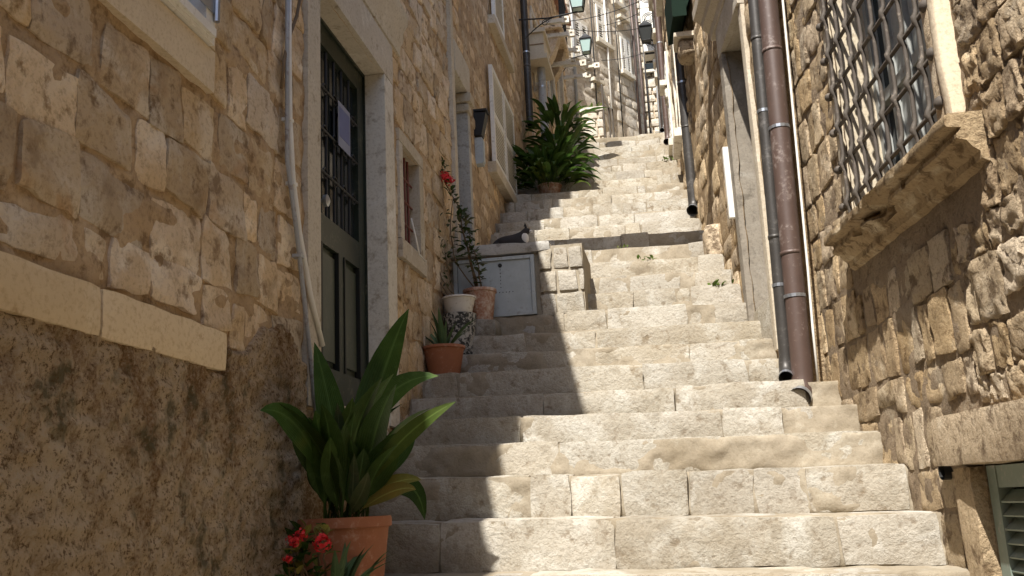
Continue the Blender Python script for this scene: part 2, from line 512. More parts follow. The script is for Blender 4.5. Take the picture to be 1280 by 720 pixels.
def lay_stones(wall, y0, y1, z0, z1, rng, holes=(), hs=(.13, .24), ls=(.16, .40), gap=.018, proud=(.004, .022), floor=None, r=.03, amp=.014, div=(5, 4, 1), jit=.014, zlimit=None, nscale=9.):
    """yield (center, hu, hv, hn, kwargs) of the stones of a coursed rubble face"""
    z = z0; row = 0; out = []
    while z < z1 - .05:
        h = min(rng.uniform(*hs), z1 - z)
        if z1 - z - h < .07: h = z1 - z
        y = y0 + rng.uniform(-.12, 0)
        while y < y1:
            l = rng.uniform(*ls) * (1.0 if rng.random() > .15 else .6)
            a, b = max(y, y0), min(y + l, y1); c, d = z, z + h
            y += l
            if rng.random() < .12: c += h * .25 * rng.random()
            if zlimit and c > zlimit((a + b) / 2): continue
            ok = b - a > .06
            for hh in holes:
                if a < hh[1] and b > hh[0] and c < hh[3] and d > hh[2]:
                    cuts = [(b - hh[0], 'b'), (hh[1] - a, 'a'), (d - hh[2], 'd'), (hh[3] - c, 'c')]
                    cut = min(cuts)
                    if cut[1] == 'b': b = hh[0]
                    elif cut[1] == 'a': a = hh[1]
                    elif cut[1] == 'd': d = hh[2]
                    else: c = hh[3]
            if b - a < .06 or d - c < .05: ok = False
            if floor and d < floor((a + b) / 2) - .03: ok = False
            if not ok: continue
            g = gap * rng.uniform(.5, 1.4)
            hu = (b - a) / 2 / wall.u[1] - g / 2; hv = (d - c) / 2 - g / 2
            if hu < .02 or hv < .02: continue
            pr = rng.uniform(*proud); dep = .09
            cen = wall.pt((a + b) / 2, (c + d) / 2, pr - dep / 2)
            jj = lambda: (rng.uniform(-jit, jit), rng.uniform(-jit, jit))
            out.append((cen, hu, hv, dep / 2, dict(r=min(r, hu * .7, hv * .7), amp=amp, nscale=nscale, div=div, corners=[jj(), jj(), jj(), jj()], seed=rng.randint(0, 9999))))
        z += h; row += 1
    return out


def stones_parts(wall, spec, mat, parent, name='stone'):
    for cen, hu, hv, hn, kw in spec: block_obj(name, mat, parent, cen, *wall.axes(), hu, hv, hn, **kw)


def stones_joined(wall, spec, mat, parent, name='stonework'):
    mb = MB()
    for cen, hu, hv, hn, kw in spec:
        wp, fs = rblock(cen, *wall.axes(), hu, hv, hn, **kw); mb.add(wp, fs)
    ob = mb.build(name, mat, parent); ob['kind'] = 'stuff'; smooth_by_angle(ob, 50)
    return ob


# ------------------------------------------------------------------ the stairs and the ground
STEPS = [(2.05, -1.52), (2.40, -1.34), (2.75, -1.15), (3.10, -.95), (3.45, -.74), (3.82, -.50), (4.22, -.31), (4.58, -.082), (4.92, .132), (5.25, .315), (5.55, .485), (5.85, .655),
         (6.17, .845), (6.50, 1.02), (6.80, 1.20), (7.12, 1.40), (7.43, 1.60), (7.74, 1.80), (8.05, 2.0), (8.36, 2.2), (8.67, 2.4), (9.0, 2.6), (9.3, 2.8), (9.6, 3.0),
         (9.9, 3.2), (10.3, 3.41), (10.7, 3.64), (11.1, 3.87), (11.5, 4.1), (11.9, 4.33), (12.3, 4.56), (12.7, 4.79), (13.1, 5.02), (13.5, 5.25)]
FAR0 = len(STEPS)
for _k in range(40): STEPS.append((14.6 + _k * .62, 5.25 + (_k + 1) * .215))


def floor_z(Y):
    z = -1.70
    for y, h in STEPS:
        if Y >= y: z = h
        else: break
    return z


TILT = -.022                                  # the treads fall a little to the right
LX = -1.63


def right_x(Y):
    if Y < 6.05: return 1.65 - .115 * Y
    if Y < 9.6: return 1.42 - .11 * Y
    if Y < 14: return .364 - .02 * (Y - 9.6)
    return .276 + .02 * (Y - 14)


rng = random.Random(11)
ground = MB(); ground.box(-60, 60, -80, 2.15, -1.9, -1.70)
go = ground.build('ground', 'cement'); go['kind'] = 'structure'; go['label'] = 'flat stone paved street below the stairs'


def build_stairs():
    # cement bed: stepped sheet, a little behind the stones
    prof = []
    pz = -1.70; 
    for k, (y, z) in enumerate(STEPS):
        yn = STEPS[k + 1][0] if k + 1 < len(STEPS) else y + .6
        n1 = (8 if k < 16 else 5) if k < FAR0 else 2; n2 = 6 if k < FAR0 else 2
        for i in range(n1): prof.append((y + .006, pz + (z - pz) * i / n1, 0, 0))
        prof.append((y + .012, z - .008, 1, 1))
        for i in range(1, n2 + 1): prof.append((y + .016 + (yn + .01 - y - .016) * i / n2, z - .006, 2, 1))
        pz = z
    xs = np.linspace(-1.9, 1.55, 190)
    V = []
    for y, z, kind, top in prof:
        for x in xs: V.append((x, y, z + TILT * x))
    V = np.array(V); n = fbm(V, 4.0, 4, 3); n2 = fbm(V + 40, 17, 3, 8)
    V[:, 1] -= (n * .036 + n2 * .017); V[:, 2] += fbm(V + 80, 5, 3, 5) * .010
    fs = []; nx = len(xs)
    for i in range(len(prof) - 1):
        for j in range(nx - 1): a = i * nx + j; fs.append((a, a + 1, a + nx + 1, a + nx))
    mb = MB(); mb.add(V, fs)
    st = mb.build('stairs', 'cement', smooth=True); st['kind'] = 'structure'; st['label'] = 'worn limestone stair street climbing between houses'
    smooth_by_angle(st, 55)
    far = MB()
    for k, (y, z) in enumerate(STEPS):
        pz = STEPS[k - 1][1] if k else -1.70
        yn = STEPS[k + 1][0] if k + 1 < len(STEPS) else y + .5
        x = LX + .02 if y < 7.1 else (-.84 if y < 8.0 else LX + .02)
        xr = right_x(y) - .01
        if 5.3 < y < 6.05: xr = min(xr, .78)
        if k < 4: continue
        while x < xr - .04:
            l = rng.uniform(.45, 1.25) if rng.random() > .22 else rng.uniform(.18, .34)
            if y > 7: l *= .5
            x1 = min(x + l, xr)
            if xr - x1 < .12: x1 = xr
            zb, zt = pz - .01, z + rng.uniform(-.009, .010)
            yf = y + rng.uniform(-.020, .010)
            dep = min(.30, yn - y + .02) + .04
            c = ((x + x1) / 2, yf + dep / 2, (zb + zt) / 2 + TILT * (x + x1) / 2)
            hu = (x1 - x) / 2 + rng.uniform(-.002, .004)
            args = dict(r=rng.uniform(.016, .028), amp=.016, nscale=6.5, div=(max(4, int(hu * 2 / .09)), 4, 3), corners=[(rng.uniform(-.008, .008), rng.uniform(-.005, .005)) for _ in range(4)], seed=rng.randint(0, 9999), back=False)
            if k < FAR0: block_obj('step_stone', 'stone_step', st, c, (1, 0, TILT), (0, 0, 1), (0, -1, 0), hu, (zt - zb) / 2, dep / 2, **args)
            else:
                args['div'] = (4, 3, 1); wp, fs = rblock(c, (1, 0, TILT), (0, 0, 1), (0, -1, 0), hu, (zt - zb) / 2, dep / 2, **args); far.add(wp, fs)
            x = x1
    fo = far.build('far_step_stones', 'stone_step', st); fo['kind'] = 'stuff'; smooth_by_angle(fo, 50)
    return st


stairs = build_stairs()
# ------------------------------------------------------------------ left house with the green door
WL = Wall(LX, 0, LX, 10, 'left')
DOOR = (4.27, 5.38, .53, 2.68)
REDW = (5.79, 6.20, 1.72, 2.36)
TLW = (2.10, 3.10, 1.74, 2.9)
HOUSE_END = 7.35
EAVE = 5.05

lh = empty('stone_house', (LX, 4.0, -.4), 'shaded tan rubble stone house with a dark green door and brown lower plaster', 'house')


def door_frame(W, parent, y0, y1, z0, z1, jw, jl, lh_, o, mat, names=('door_jamb', 'door_lintel')):
    W.block(names[0], mat, parent, y0 - jw, y0, z0 - .05, z1 + .0, -.16, o, div=(3, 8, 2), r=.006, amp=.004)
    W.block(names[0], 'stone_pale', parent, y1, y1 + jl, z0 - .05, z1 + .0, -.16, o, div=(3, 8, 2), r=.006, amp=.004)  # far jamb paler: skylight on its reveal put into the stone colour
    W.block(names[1], mat, parent, y0 - jw, y1 + jl, z1 + .002, z1 + lh_, -.16, o + .002, div=(8, 3, 2), r=.006, amp=.004)


def build_left_house():
    holes = [DOOR, REDW, TLW]; LOW = 4.1
    rg = random.Random(5)
    mo = sheet(WL, 1.0, HOUSE_END,   .45, EAVE, .02, .017, 11, holes + [(.9, 2.4, LOW, 9)], out=-.004, seed=4, oct=4, floor=floor_z).build('wall', 'mortar_left', lh, smooth=True)
    keep = [(DOOR[0] - .19, DOOR[1] + .21, .3, DOOR[3] + .62), (REDW[0] - .10, REDW[1] + .12, REDW[2] - .16, REDW[3] + .10), (TLW[0] - .3, TLW[1] + .05, 1.545, 3.2), (1.0, 3.285, .3, .69)]
    lim = lambda Y: .66 * Y + .55
    spec = lay_stones(WL, 1.5, HOUSE_END - .03, .62, 4.9, rg, keep, hs=(.165, .26), ls=(.19, .38), floor=floor_z, zlimit=lim, proud=(.001, .014), gap=.012, r=.012, amp=.015, nscale=13., jit=.024, div=(7, 6, 1))
    stones_parts(WL, spec, 'stone_left', lh)
    # rough plaster at the foot of the wall
    def plast(y0, y1, zt, seed):
        return sheet(WL, y0, y1, -1.75, zt, .013, .024, 11, (), out=.030, oct=5, seed=seed)
    mb = sheet(WL, 1.0, 5.95, -1.75, .80, .012, .020, 26, [(4.1, 6.0, .46, 1.0)], out=.024, oct=4, seed=21)
    V = np.array(mb.v); yy, zz = V[:, 1], V[:, 2]
    edge = np.where(yy < 3.30, .535, np.where(yy < 4.1, .70 + .10 * np.sin(yy * 7), .50)) + fbm(V, 8, 3, 2) * .05
    fade = np.clip((edge - zz) / .06, -1, 0)
    V[:, 0] += fade * .09 + np.clip((yy - 3.2) / .9, 0, 1) * -.008
    mb.v = [tuple(p) for p in V]; mb.build('lower_plaster', 'rough_plaster', lh, smooth=True)
    mb = sheet(WL, 5.55, HOUSE_END, .3, 1.5, .016, .02, 10, (), out=.010, oct=5, seed=33)
    V = np.array(mb.v); edge = np.array([floor_z(y) for y in V[:, 1]]) + .10 + fbm(V, 6, 3, 2) * .12
    V[:, 0] += np.clip((edge - V[:, 2]) / .06, -1, 0) * .08
    mb.v = [tuple(p) for p in V]; mb.build('lower_plaster', 'rough_plaster', lh, smooth=True)
    for a, b in ((1.05, 1.74), (1.745, 2.475), (2.48, 3.275)):
        WL.block('band_block', 'stone_band', lh, a, b, .525, .675, -.05, .036, r=.012, amp=.006, div=(10, 4, 2))
    # solid body behind the facade, and the unseen roof, its eave shaped to shade the stairs
    mb = MB(); mb.box(-7, LX - .30, 2.4, HOUSE_END, -1.7, EAVE - .02); mb.build('inner_wall', 'mortar_left', lh)
    mb = MB(); mb.box(-7, LX - .012, 1.0, 2.395, LOW - .12, LOW); mb.build('terrace', 'stone_band', lh)
    mb = MB(); mb.box(-7, LX - .30, 1.0, 2.395, -1.7, LOW - .121); mb.build('inner_wall', 'mortar_left', lh)
    mb = MB(); mb.box(LX - .299, LX - .02, 1.0, 1.25, -1.7, LOW - .122); mb.build('end_wall', 'mortar_left', lh)
    mb = MB(); ex = lambda Y: -1.29 - .07 * (Y - 2.4)
    n = 14
    for i in range(n):
        a, b = 2.4 + (HOUSE_END - 2.4) * i / n, 2.4 + (HOUSE_END - 2.4) * (i + 1) / n
        mb.hexa([(-7.2, a, EAVE + 1.8), (ex(a), a, EAVE), (ex(b), b, EAVE), (-7.2, b, EAVE + 1.8), (-7.2, a, EAVE + 1.9), (ex(a), a, EAVE + .09), (ex(b), b, EAVE + .09), (-7.2, b, EAVE + 1.9)])
    mb.build('roof', 'roof_tile', lh)
    # door surround
    door_frame(WL, lh, DOOR[0], DOOR[1], DOOR[2], DOOR[3], .17, .19, .27, .025, 'stone_frame')
    WL.block('threshold', 'stone_frame', lh, DOOR[0] + .004, DOOR[1] - .004, .40, DOOR[2], -.26, .02, r=.012, amp=.006, div=(8, 3, 3))
    WL.block('threshold', 'stone_grey', lh, 4.12, 5.60, .25, .395, -.1, .10, r=.02, amp=.008, div=(8, 3, 3))
    mb = MB(); prof = [(-.05, 2.965), (.03, 2.965), (.035, 3.03), (.05, 3.06), (.055, 3.13), (.085, 3.18), (.09, 3.25), (-.05, 3.28)]
    WL.extrude(mb, DOOR[0] - .24, DOOR[1] + .36, prof, 14, .008, 5); hd = mb.build('door_hood', 'stone_frame', lh); smooth_by_angle(hd, 35)
    # the door
    o = -.115; d = empty('door', WL.pt(4.8, .6, o)); put(d, lh); d['label'] = 'dark green panelled door with barred glass'
    ya, yb, za, zb = 4.52, 5.37, .545, 2.66
    mb = MB()
    WL.mbox(mb, DOOR[0], ya - .004, .531, 2.68, o - .06, o - .005); WL.mbox(mb, ya - .003, yb + .012, zb + .004, 2.679, o - .06, o + .012)
    WL.mbox(mb, yb + .003, DOOR[1], .531, zb + .003, o - .06, o + .012)
    mb.build('door_post', 'green_paint', d)
    mb = MB()
    st = .11; rails = [(za, za + .20), (1.40, 1.56), (zb - .12, zb)]
    WL.mbox(mb, ya, ya + st, za, zb, o - .045, o); WL.mbox(mb, yb - st, yb, za, zb, o - .045, o)
    for a, b in rails: WL.mbox(mb, ya + st, yb - st, a, b, o - .044, o - .001)
    ym = (ya + yb) / 2; WL.mbox(mb, ym - .04, ym + .04, rails[0][1], rails[1][0], o - .044, o - .001)
    mb.build('door_leaf', 'green_paint', d)
    for a, b in ((ya + st, ym - .04), (ym + .04, yb - st)):
        mb = MB(); WL.mbox(mb, a, b, rails[0][1], rails[1][0], o - .043, o - .030)
        q = [(a + .035, b - .035, rails[0][1] + .04, rails[1][0] - .04)][0]
        WL.mbox(mb, q[0], q[1], q[2], q[3], o - .030, o - .012)
        mb.build('door_panel', 'green_panel', d)
        mb = MB()
        for e0, e1, f0, f1 in ((a, a + .016, rails[0][1], rails[1][0]), (b - .016, b, rails[0][1], rails[1][0])): WL.mbox(mb, e0, e1, f0, f1, o - .029, o + .006)
        mb.build('moulding', 'door_dark', d)
    mb = MB(); WL.mbox(mb, ya + st, yb - st, rails[1][1], rails[2][0], o - .040, o - .032); mb.build('pane', 'pane_glass', d)
    gy0, gy1, gz0, gz1 = ya + st, yb - st, rails[1][1], rails[2][0]
    for i in range(1, 5):
        y = gy0 + (gy1 - gy0) * i / 5
        mb = MB(); mb.tube([WL.pt(y, gz0, o - .015), WL.pt(y, gz1, o - .015)], .009, 6); mb.build('bar', 'iron_black', d)
    for i in range(1, 4):
        z = gz0 + (gz1 - gz0) * i / 4
        mb = MB(); mb.tube([WL.pt(gy0, z, o - .006), WL.pt(gy1, z, o - .006)], .008, 6)
        for j in range(4):
            c = WL.pt(gy0 + (gy1 - gy0) * (j + .5) / 4, z, o - .004)
            mb.tube([c + WL.u * .03 * math.cos(t) + WL.z * .03 * math.sin(t) for t in np.linspace(0, 2 * math.pi, 13)], .005, 5)
        mb.build('bar', 'iron_black', d)
    mb = MB(); c = WL.pt(ya + .055, 1.60, o); n = Vector(WL.n)
    mb.tube([Vector(c), Vector(c) + n * .035], .012, 10); mb.tube([Vector(c) + n * t for t in (.035, .042, .06, .07)], [.015, .032, .032, .012], 14)
    k = mb.build('knob', 'steel', d); smooth_by_angle(k)
    mb = MB(); WL.mbox(mb, ya + .03, ya + .085, 1.20, 1.32, o, o + .008); mb.build('lock_plate', 'brass', d)
    mb = MB(); WL.mbox(mb, 4.88, 5.08, 2.03, 2.30, o + .012, o + .014); p = mb.build('notice', 'paper', d); p['label'] = 'paper notice taped to the door bars'
    mb = MB(); WL.mbox(mb, 4.895, 5.065, 2.09, 2.27, o + .0145, o + .016); mb.build('notice_picture', 'paper_print', d)
    # small red window
    y0, y1, z0, z1 = REDW
    WL.block('window_jamb', 'stone_frame', lh, y0 - .09, y0, z0 - .02, z1, -.2, .02, div=(3, 6, 2), r=.006, amp=.004)
    WL.block('window_jamb', 'stone_frame', lh, y1, y1 + .11, z0 - .02, z1, -.2, .02, div=(3, 6, 2), r=.006, amp=.004)
    WL.block('window_lintel', 'stone_frame', lh, y0 - .09, y1 + .11, z1 + .002, z1 + .09, -.2, .022, div=(5, 3, 2), r=.006, amp=.004)
    WL.block('window_sill', 'stone_frame', lh, y0 - .09, y1 + .11, z0 - .15, z0 - .022, -.2, .03, div=(5, 3, 2), r=.006, amp=.004)
    w = empty('window', WL.pt(6, z0, -.1)); put(w, lh); w['label'] = 'small window with red brown wooden frame and bars'
    mb = MB(); WL.mbox(mb, y0, y1, z0 - .02, z1, -.17, -.15); mb.build('pane', 'pane_glass', w)
    mb = MB()
    for a, b, c, e in ((y0, y0 + .05, z0 - .02, z1), (y1 - .05, y1, z0 - .02, z1), (y0 + .05, y1 - .05, z0 - .02, z0 + .04), (y0 + .05, y1 - .05, z1 - .05, z1)): WL.mbox(mb, a, b, c, e, -.15, -.085)
    mb.build('frame', 'red_wood', w)
    for i in range(1, 5):
        y = y0 + (y1 - y0) * i / 5; mb = MB(); mb.tube([WL.pt(y, z0, -.045), WL.pt(y, z1, -.045)], .009, 6); mb.build('bar', 'red_wood', w)
    for i in range(1, 4):
        z = z0 + (z1 - z0) * i / 4; mb = MB(); mb.tube([WL.pt(y0, z, -.04), WL.pt(y1, z, -.04)], .007, 6); mb.build('bar', 'red_wood', w)
    # white casement high on the near part of the wall
    y0, y1, z0, z1 = TLW
    WL.block('window_sill', 'stone_band', lh, y0 - .25, 3.145, 1.565, z0 - .004, -.2, .030, div=(8, 3, 2), r=.008, amp=.004)
    WL.block('window_jamb', 'stone_band', lh, y1 + .002, 3.145, z0, 2.9, -.2, .028, div=(2, 8, 2), r=.006, amp=.003)
    w = empty('window', WL.pt(2.8, z0, 0)); put(w, lh); w['label'] = 'white painted casement with steel hinge'
    mb = MB(); WL.mbox(mb, y0, y1, z0, z0 + .075, -.06, .045); WL.mbox(mb, y1 - .07, y1, z0 + .076, 2.9, -.06, .045); WL.mbox(mb, y0, y1 - .02, z0 + .02, z0 + .055, .045, .062); mb.build('frame', 'white_paint', w)
    mb = MB(); WL.mbox(mb, y0, y1 - .071, z0 + .077, 2.9, -.055, -.03); mb.build('pane', 'paper', w)
    mb = MB(); WL.mbox(mb, y1 - .155, y1 - .005, 1.86, 1.95, .046, .052); mb.tube([WL.pt(y1 - .012, 1.83, .058), WL.pt(y1 - .012, 1.97, .058)], .012, 8); mb.build('hinge', 'steel', w)


build_left_house()


def lower_left_house():
    W = WL
    h = empty('garden_wall', (LX, -1, -1.7), 'low rubble stone wall continuing downhill from the plastered house', 'wall')
    sheet(W, -4, 1.0, -1.75, 3.9, .08, .02, 5, (), seed=9).build('wall', 'mortar_left', h, smooth=True)
    mb = MB(); mb.box(-4, LX - .05, -4, .99, -1.7, 3.9); mb.build('inner_wall', 'mortar_left', h)


lower_left_house()


def street_behind():
    """the house fronts across the lower street, behind the viewer"""
    h = empty('stone_house', (0, -6.5, -1.7), 'stone house front facing the stairs from across the lower street', 'house')
    mb = MB(); mb.box(-9, 9, -10, -6.5, -1.72, 6.5); mb.build('wall', 'mortar_left', h)
    mb = MB(); mb.hexa([(-9.2, -10.2, 7.5), (9.2, -10.2, 7.5), (9.2, -6.2, 6.5), (-9.2, -6.2, 6.5), (-9.2, -10.2, 7.6), (9.2, -10.2, 7.6), (9.2, -6.2, 6.6), (-9.2, -6.2, 6.6)]); mb.build('roof', 'roof_tile', h)
    for x in (-2.2, 0, 2.2):
        for z in (.2, 3.4):
            w = empty('window', (x, -6.5, z)); put(w, h)
            mb = MB(); mb.box(x - .4, x + .4, -6.49, -6.46, z, z + 1.4); mb.build('pane', 'pane_glass', w)
            mb = MB()
            for a, b, c, d in ((x - .5, x - .4, z, z + 1.4), (x + .4, x + .5, z, z + 1.4), (x - .55, x + .55, z - .1, z - .001), (x - .5, x + .5, z + 1.401, z + 1.52)): mb.box(a, b, -6.5, -6.42, c, d)
            mb.build('frame', 'stone_frame', w)
    h = empty('stone_wall', (1.6, -1, -1.7), 'rubble wall continuing downhill from the house with the barred window', 'wall')
    W = WA0
    sheet(W, -2.2, .99, -1.75, 4.4, .08, .02, 5, (), seed=19).build('wall', 'mortar_right', h, smooth=True)
    mb = MB(); mb.box(1.98, 6, -2.2, .99, -1.7, 4.4); mb.build('inner_wall', 'mortar_right', h)


WA0 = Wall(1.65, 0, 1.65 - 1.15, 10, 'right')
street_behind()

# ------------------------------------------------------------------ left house with the second door and shutters
H2A, H2B = 7.36, 12.6


def slats(W, parent, mat, y0, y1, z0, z1, o, n, name='slat', t=.03):
    for i in range(n):
        z = z0 + (z1 - z0) * (i + .5) / n; mb = MB(); hh = (z1 - z0) / n * .42
        mb.hexa([W.pt(y0, z - hh, o + t * .5), W.pt(y1, z - hh, o + t * .5), W.pt(y1, z - hh + .006, o + t * .5 + .004), W.pt(y0, z - hh + .006, o + t * .5 + .004),
                 W.pt(y0, z + hh, o - t * .5), W.pt(y1, z + hh, o - t * .5), W.pt(y1, z + hh + .006, o - t * .5 + .004), W.pt(y0, z + hh + .006, o - t * .5 + .004)])
        mb.build(name, mat, parent)


def shutter(W, parent, mat, y0, y1, z0, z1, o, n, name='shutter'):
    s = empty(name, W.pt((y0 + y1) / 2, z0, o)); put(s, parent)
    mb = MB(); e = .05
    for a, b, c, d in ((y0, y0 + e, z0, z1), (y1 - e, y1, z0, z1), (y0 + e, y1 - e, z0, z0 + e), (y0 + e, y1 - e, z1 - e, z1), (y0 + e, y1 - e, (z0 + z1) / 2 - .03, (z0 + z1) / 2 + .03)): W.mbox(mb, a, b, c, d, o - .02, o + .02)
    mb.build('frame', mat, s)
    h = (z0 + z1) / 2
    slats(W, s, mat, y0 + e, y1 - e, z0 + e, h - .03, o, n); slats(W, s, mat, y0 + e, y1 - e, h + .03, z1 - e, o, n)
    return s


def build_left_house2():
    W = WL
    h = empty('stone_house', (LX, 10, 2.2), 'tan stone house with grey door jamb and white louvred shutters', 'house')
    D2 = (7.46, 7.95, 1.9, 3.66)
    holes = [D2]
    sheet(W, H2A, H2B, 1.4, 8.6, .05, .018, 6, holes, seed=14, floor=floor_z).build('wall', 'mortar_left', h, smooth=True)
    keep = [(D2[0] - .16, D2[1] + .12, 1, D2[3] + .36), (9.05, 10.55, 3.3, 4.8)]
    spec = lay_stones(W, H2A + .1, H2B, 1.9, 7.4, random.Random(8), keep, hs=(.16, .27), ls=(.22, .5), floor=floor_z, div=(4, 3, 1), zlimit=lambda Y: .62 * Y, proud=(-.006, .014), gap=.026)
    stones_parts(W, spec[:240], 'stone_left', h)
    if spec[240:]: stones_joined(W, spec[240:], 'stone_left', h)
    mb = MB(); mb.box(-7, LX - .3, H2A, H2B, 1, 8.5); mb.build('inner_wall', 'mortar_left', h)
    mb = MB(); mb.box(LX - .3, LX - .02, H2A, H2A + .2, 4.9, 8.5); mb.build('end_wall', 'mortar_left', h)
    mb = MB(); mb.hexa([(-7, H2A - .05, 10.5), (LX + .12, H2A - .05, 8.5), (LX + .12, H2B, 8.5), (-7, H2B, 10.5), (-7, H2A - .05, 10.6), (LX + .12, H2A - .05, 8.6), (LX + .12, H2B, 8.6), (-7, H2B, 10.6)]); mb.build('roof', 'roof_tile', h)
    W.block('corner_strip', 'stone_frame', h, H2A - .03, H2A + .07, 2.0, 5.3, -.1, .035, div=(3, 12, 2), r=.006, amp=.004)
    W.block('door_jamb', 'stone_frame', h, D2[0] - .02, D2[0], 1.9, D2[3], -.2, .03, div=(3, 6, 2), r=.006, amp=.004)
    W.block('door_jamb', 'stone_grey', h, D2[1], D2[1] + .10, 1.9, D2[3] - .18, -.24, .03, div=(3, 6, 3), r=.006, amp=.004)  # grey stone paints in the sky light on this reveal
    W.block('capital', 'stone_frame', h, D2[1] - .03, D2[1] + .12, D2[3] - .177, D2[3] - .10, -.24, .05, div=(4, 3, 3), r=.015, amp=.006)
    W.block('capital', 'stone_frame', h, D2[1] - .055, D2[1] + .14, D2[3] - .098, D2[3] - .002, -.24, .075, div=(4, 3, 3), r=.02, amp=.008)
    W.block('door_lintel', 'stone_frame', h, D2[0] - .02, D2[1] + .12, D2[3], D2[3] + .30, -.24, .04, div=(6, 4, 3), r=.01, amp=.006)
    mb = MB(); W.mbox(mb, D2[0], D2[1], 1.9, D2[3], -.26, -.22); mb.build('door', 'green_paint', h)
    for a, b in ((9.12, 9.78), (9.82, 10.48)): shutter(W, h, 'white_paint', a, b, 3.42, 4.50, .05, 11)
    W.block('window_sill', 'stone_frame', h, 9.02, 10.58, 3.28, 3.40, -.05, .09, div=(6, 3, 2), r=.01, amp=.005)
    shutter(W, h, 'white_paint', 9.5, 10.1, 5.25, 6.5, .05, 11)
    W.block('window_sill', 'stone_frame', h, 9.4, 10.7, 5.12, 5.23, -.05, .08, div=(6, 3, 2), r=.01, amp=.005)
    # black letter box with grey box under it
    b = empty('letter_box', W.pt(8.42, 3.4, .03), 'black letter box on the stone wall beside the grey door jamb', 'letter box')
    mb = MB(); p = [W.pt(8.36, 3.42, 0), W.pt(8.48, 3.42, 0), W.pt(8.48, 3.42, .07), W.pt(8.36, 3.42, .07), W.pt(8.36, 3.66, 0), W.pt(8.48, 3.66, 0), W.pt(8.48, 3.64, .12), W.pt(8.36, 3.64, .12)]; mb.hexa(p); mb.build('body', 'iron_black', b)
    mb = MB(); W.mbox(mb, 8.35, 8.49, 3.662, 3.68, 0, .13); mb.build('lid', 'iron_black', b)
    b = empty('meter_box', W.pt(8.42, 3.14, .03), 'small grey meter box under the black letter box', 'meter box')
    mb = MB(); W.mbox(mb, 8.37, 8.47, 3.14, 3.40, 0, .07); mb.build('body', 'cabinet_grey', b)
    mb = MB(); W.mbox(mb, 8.38, 8.46, 3.16, 3.38, .071, .08); mb.build('lid', 'cabinet_grey', b)


build_left_house2()

# ------------------------------------------------------------------ right house with the barred window
WA = Wall(1.65, 0, 1.65 - 1.15, 10, 'right')
GW = (3.92, 5.20, 1.36, 3.1)
BW = (2.9, 4.08, -1.2, .068)


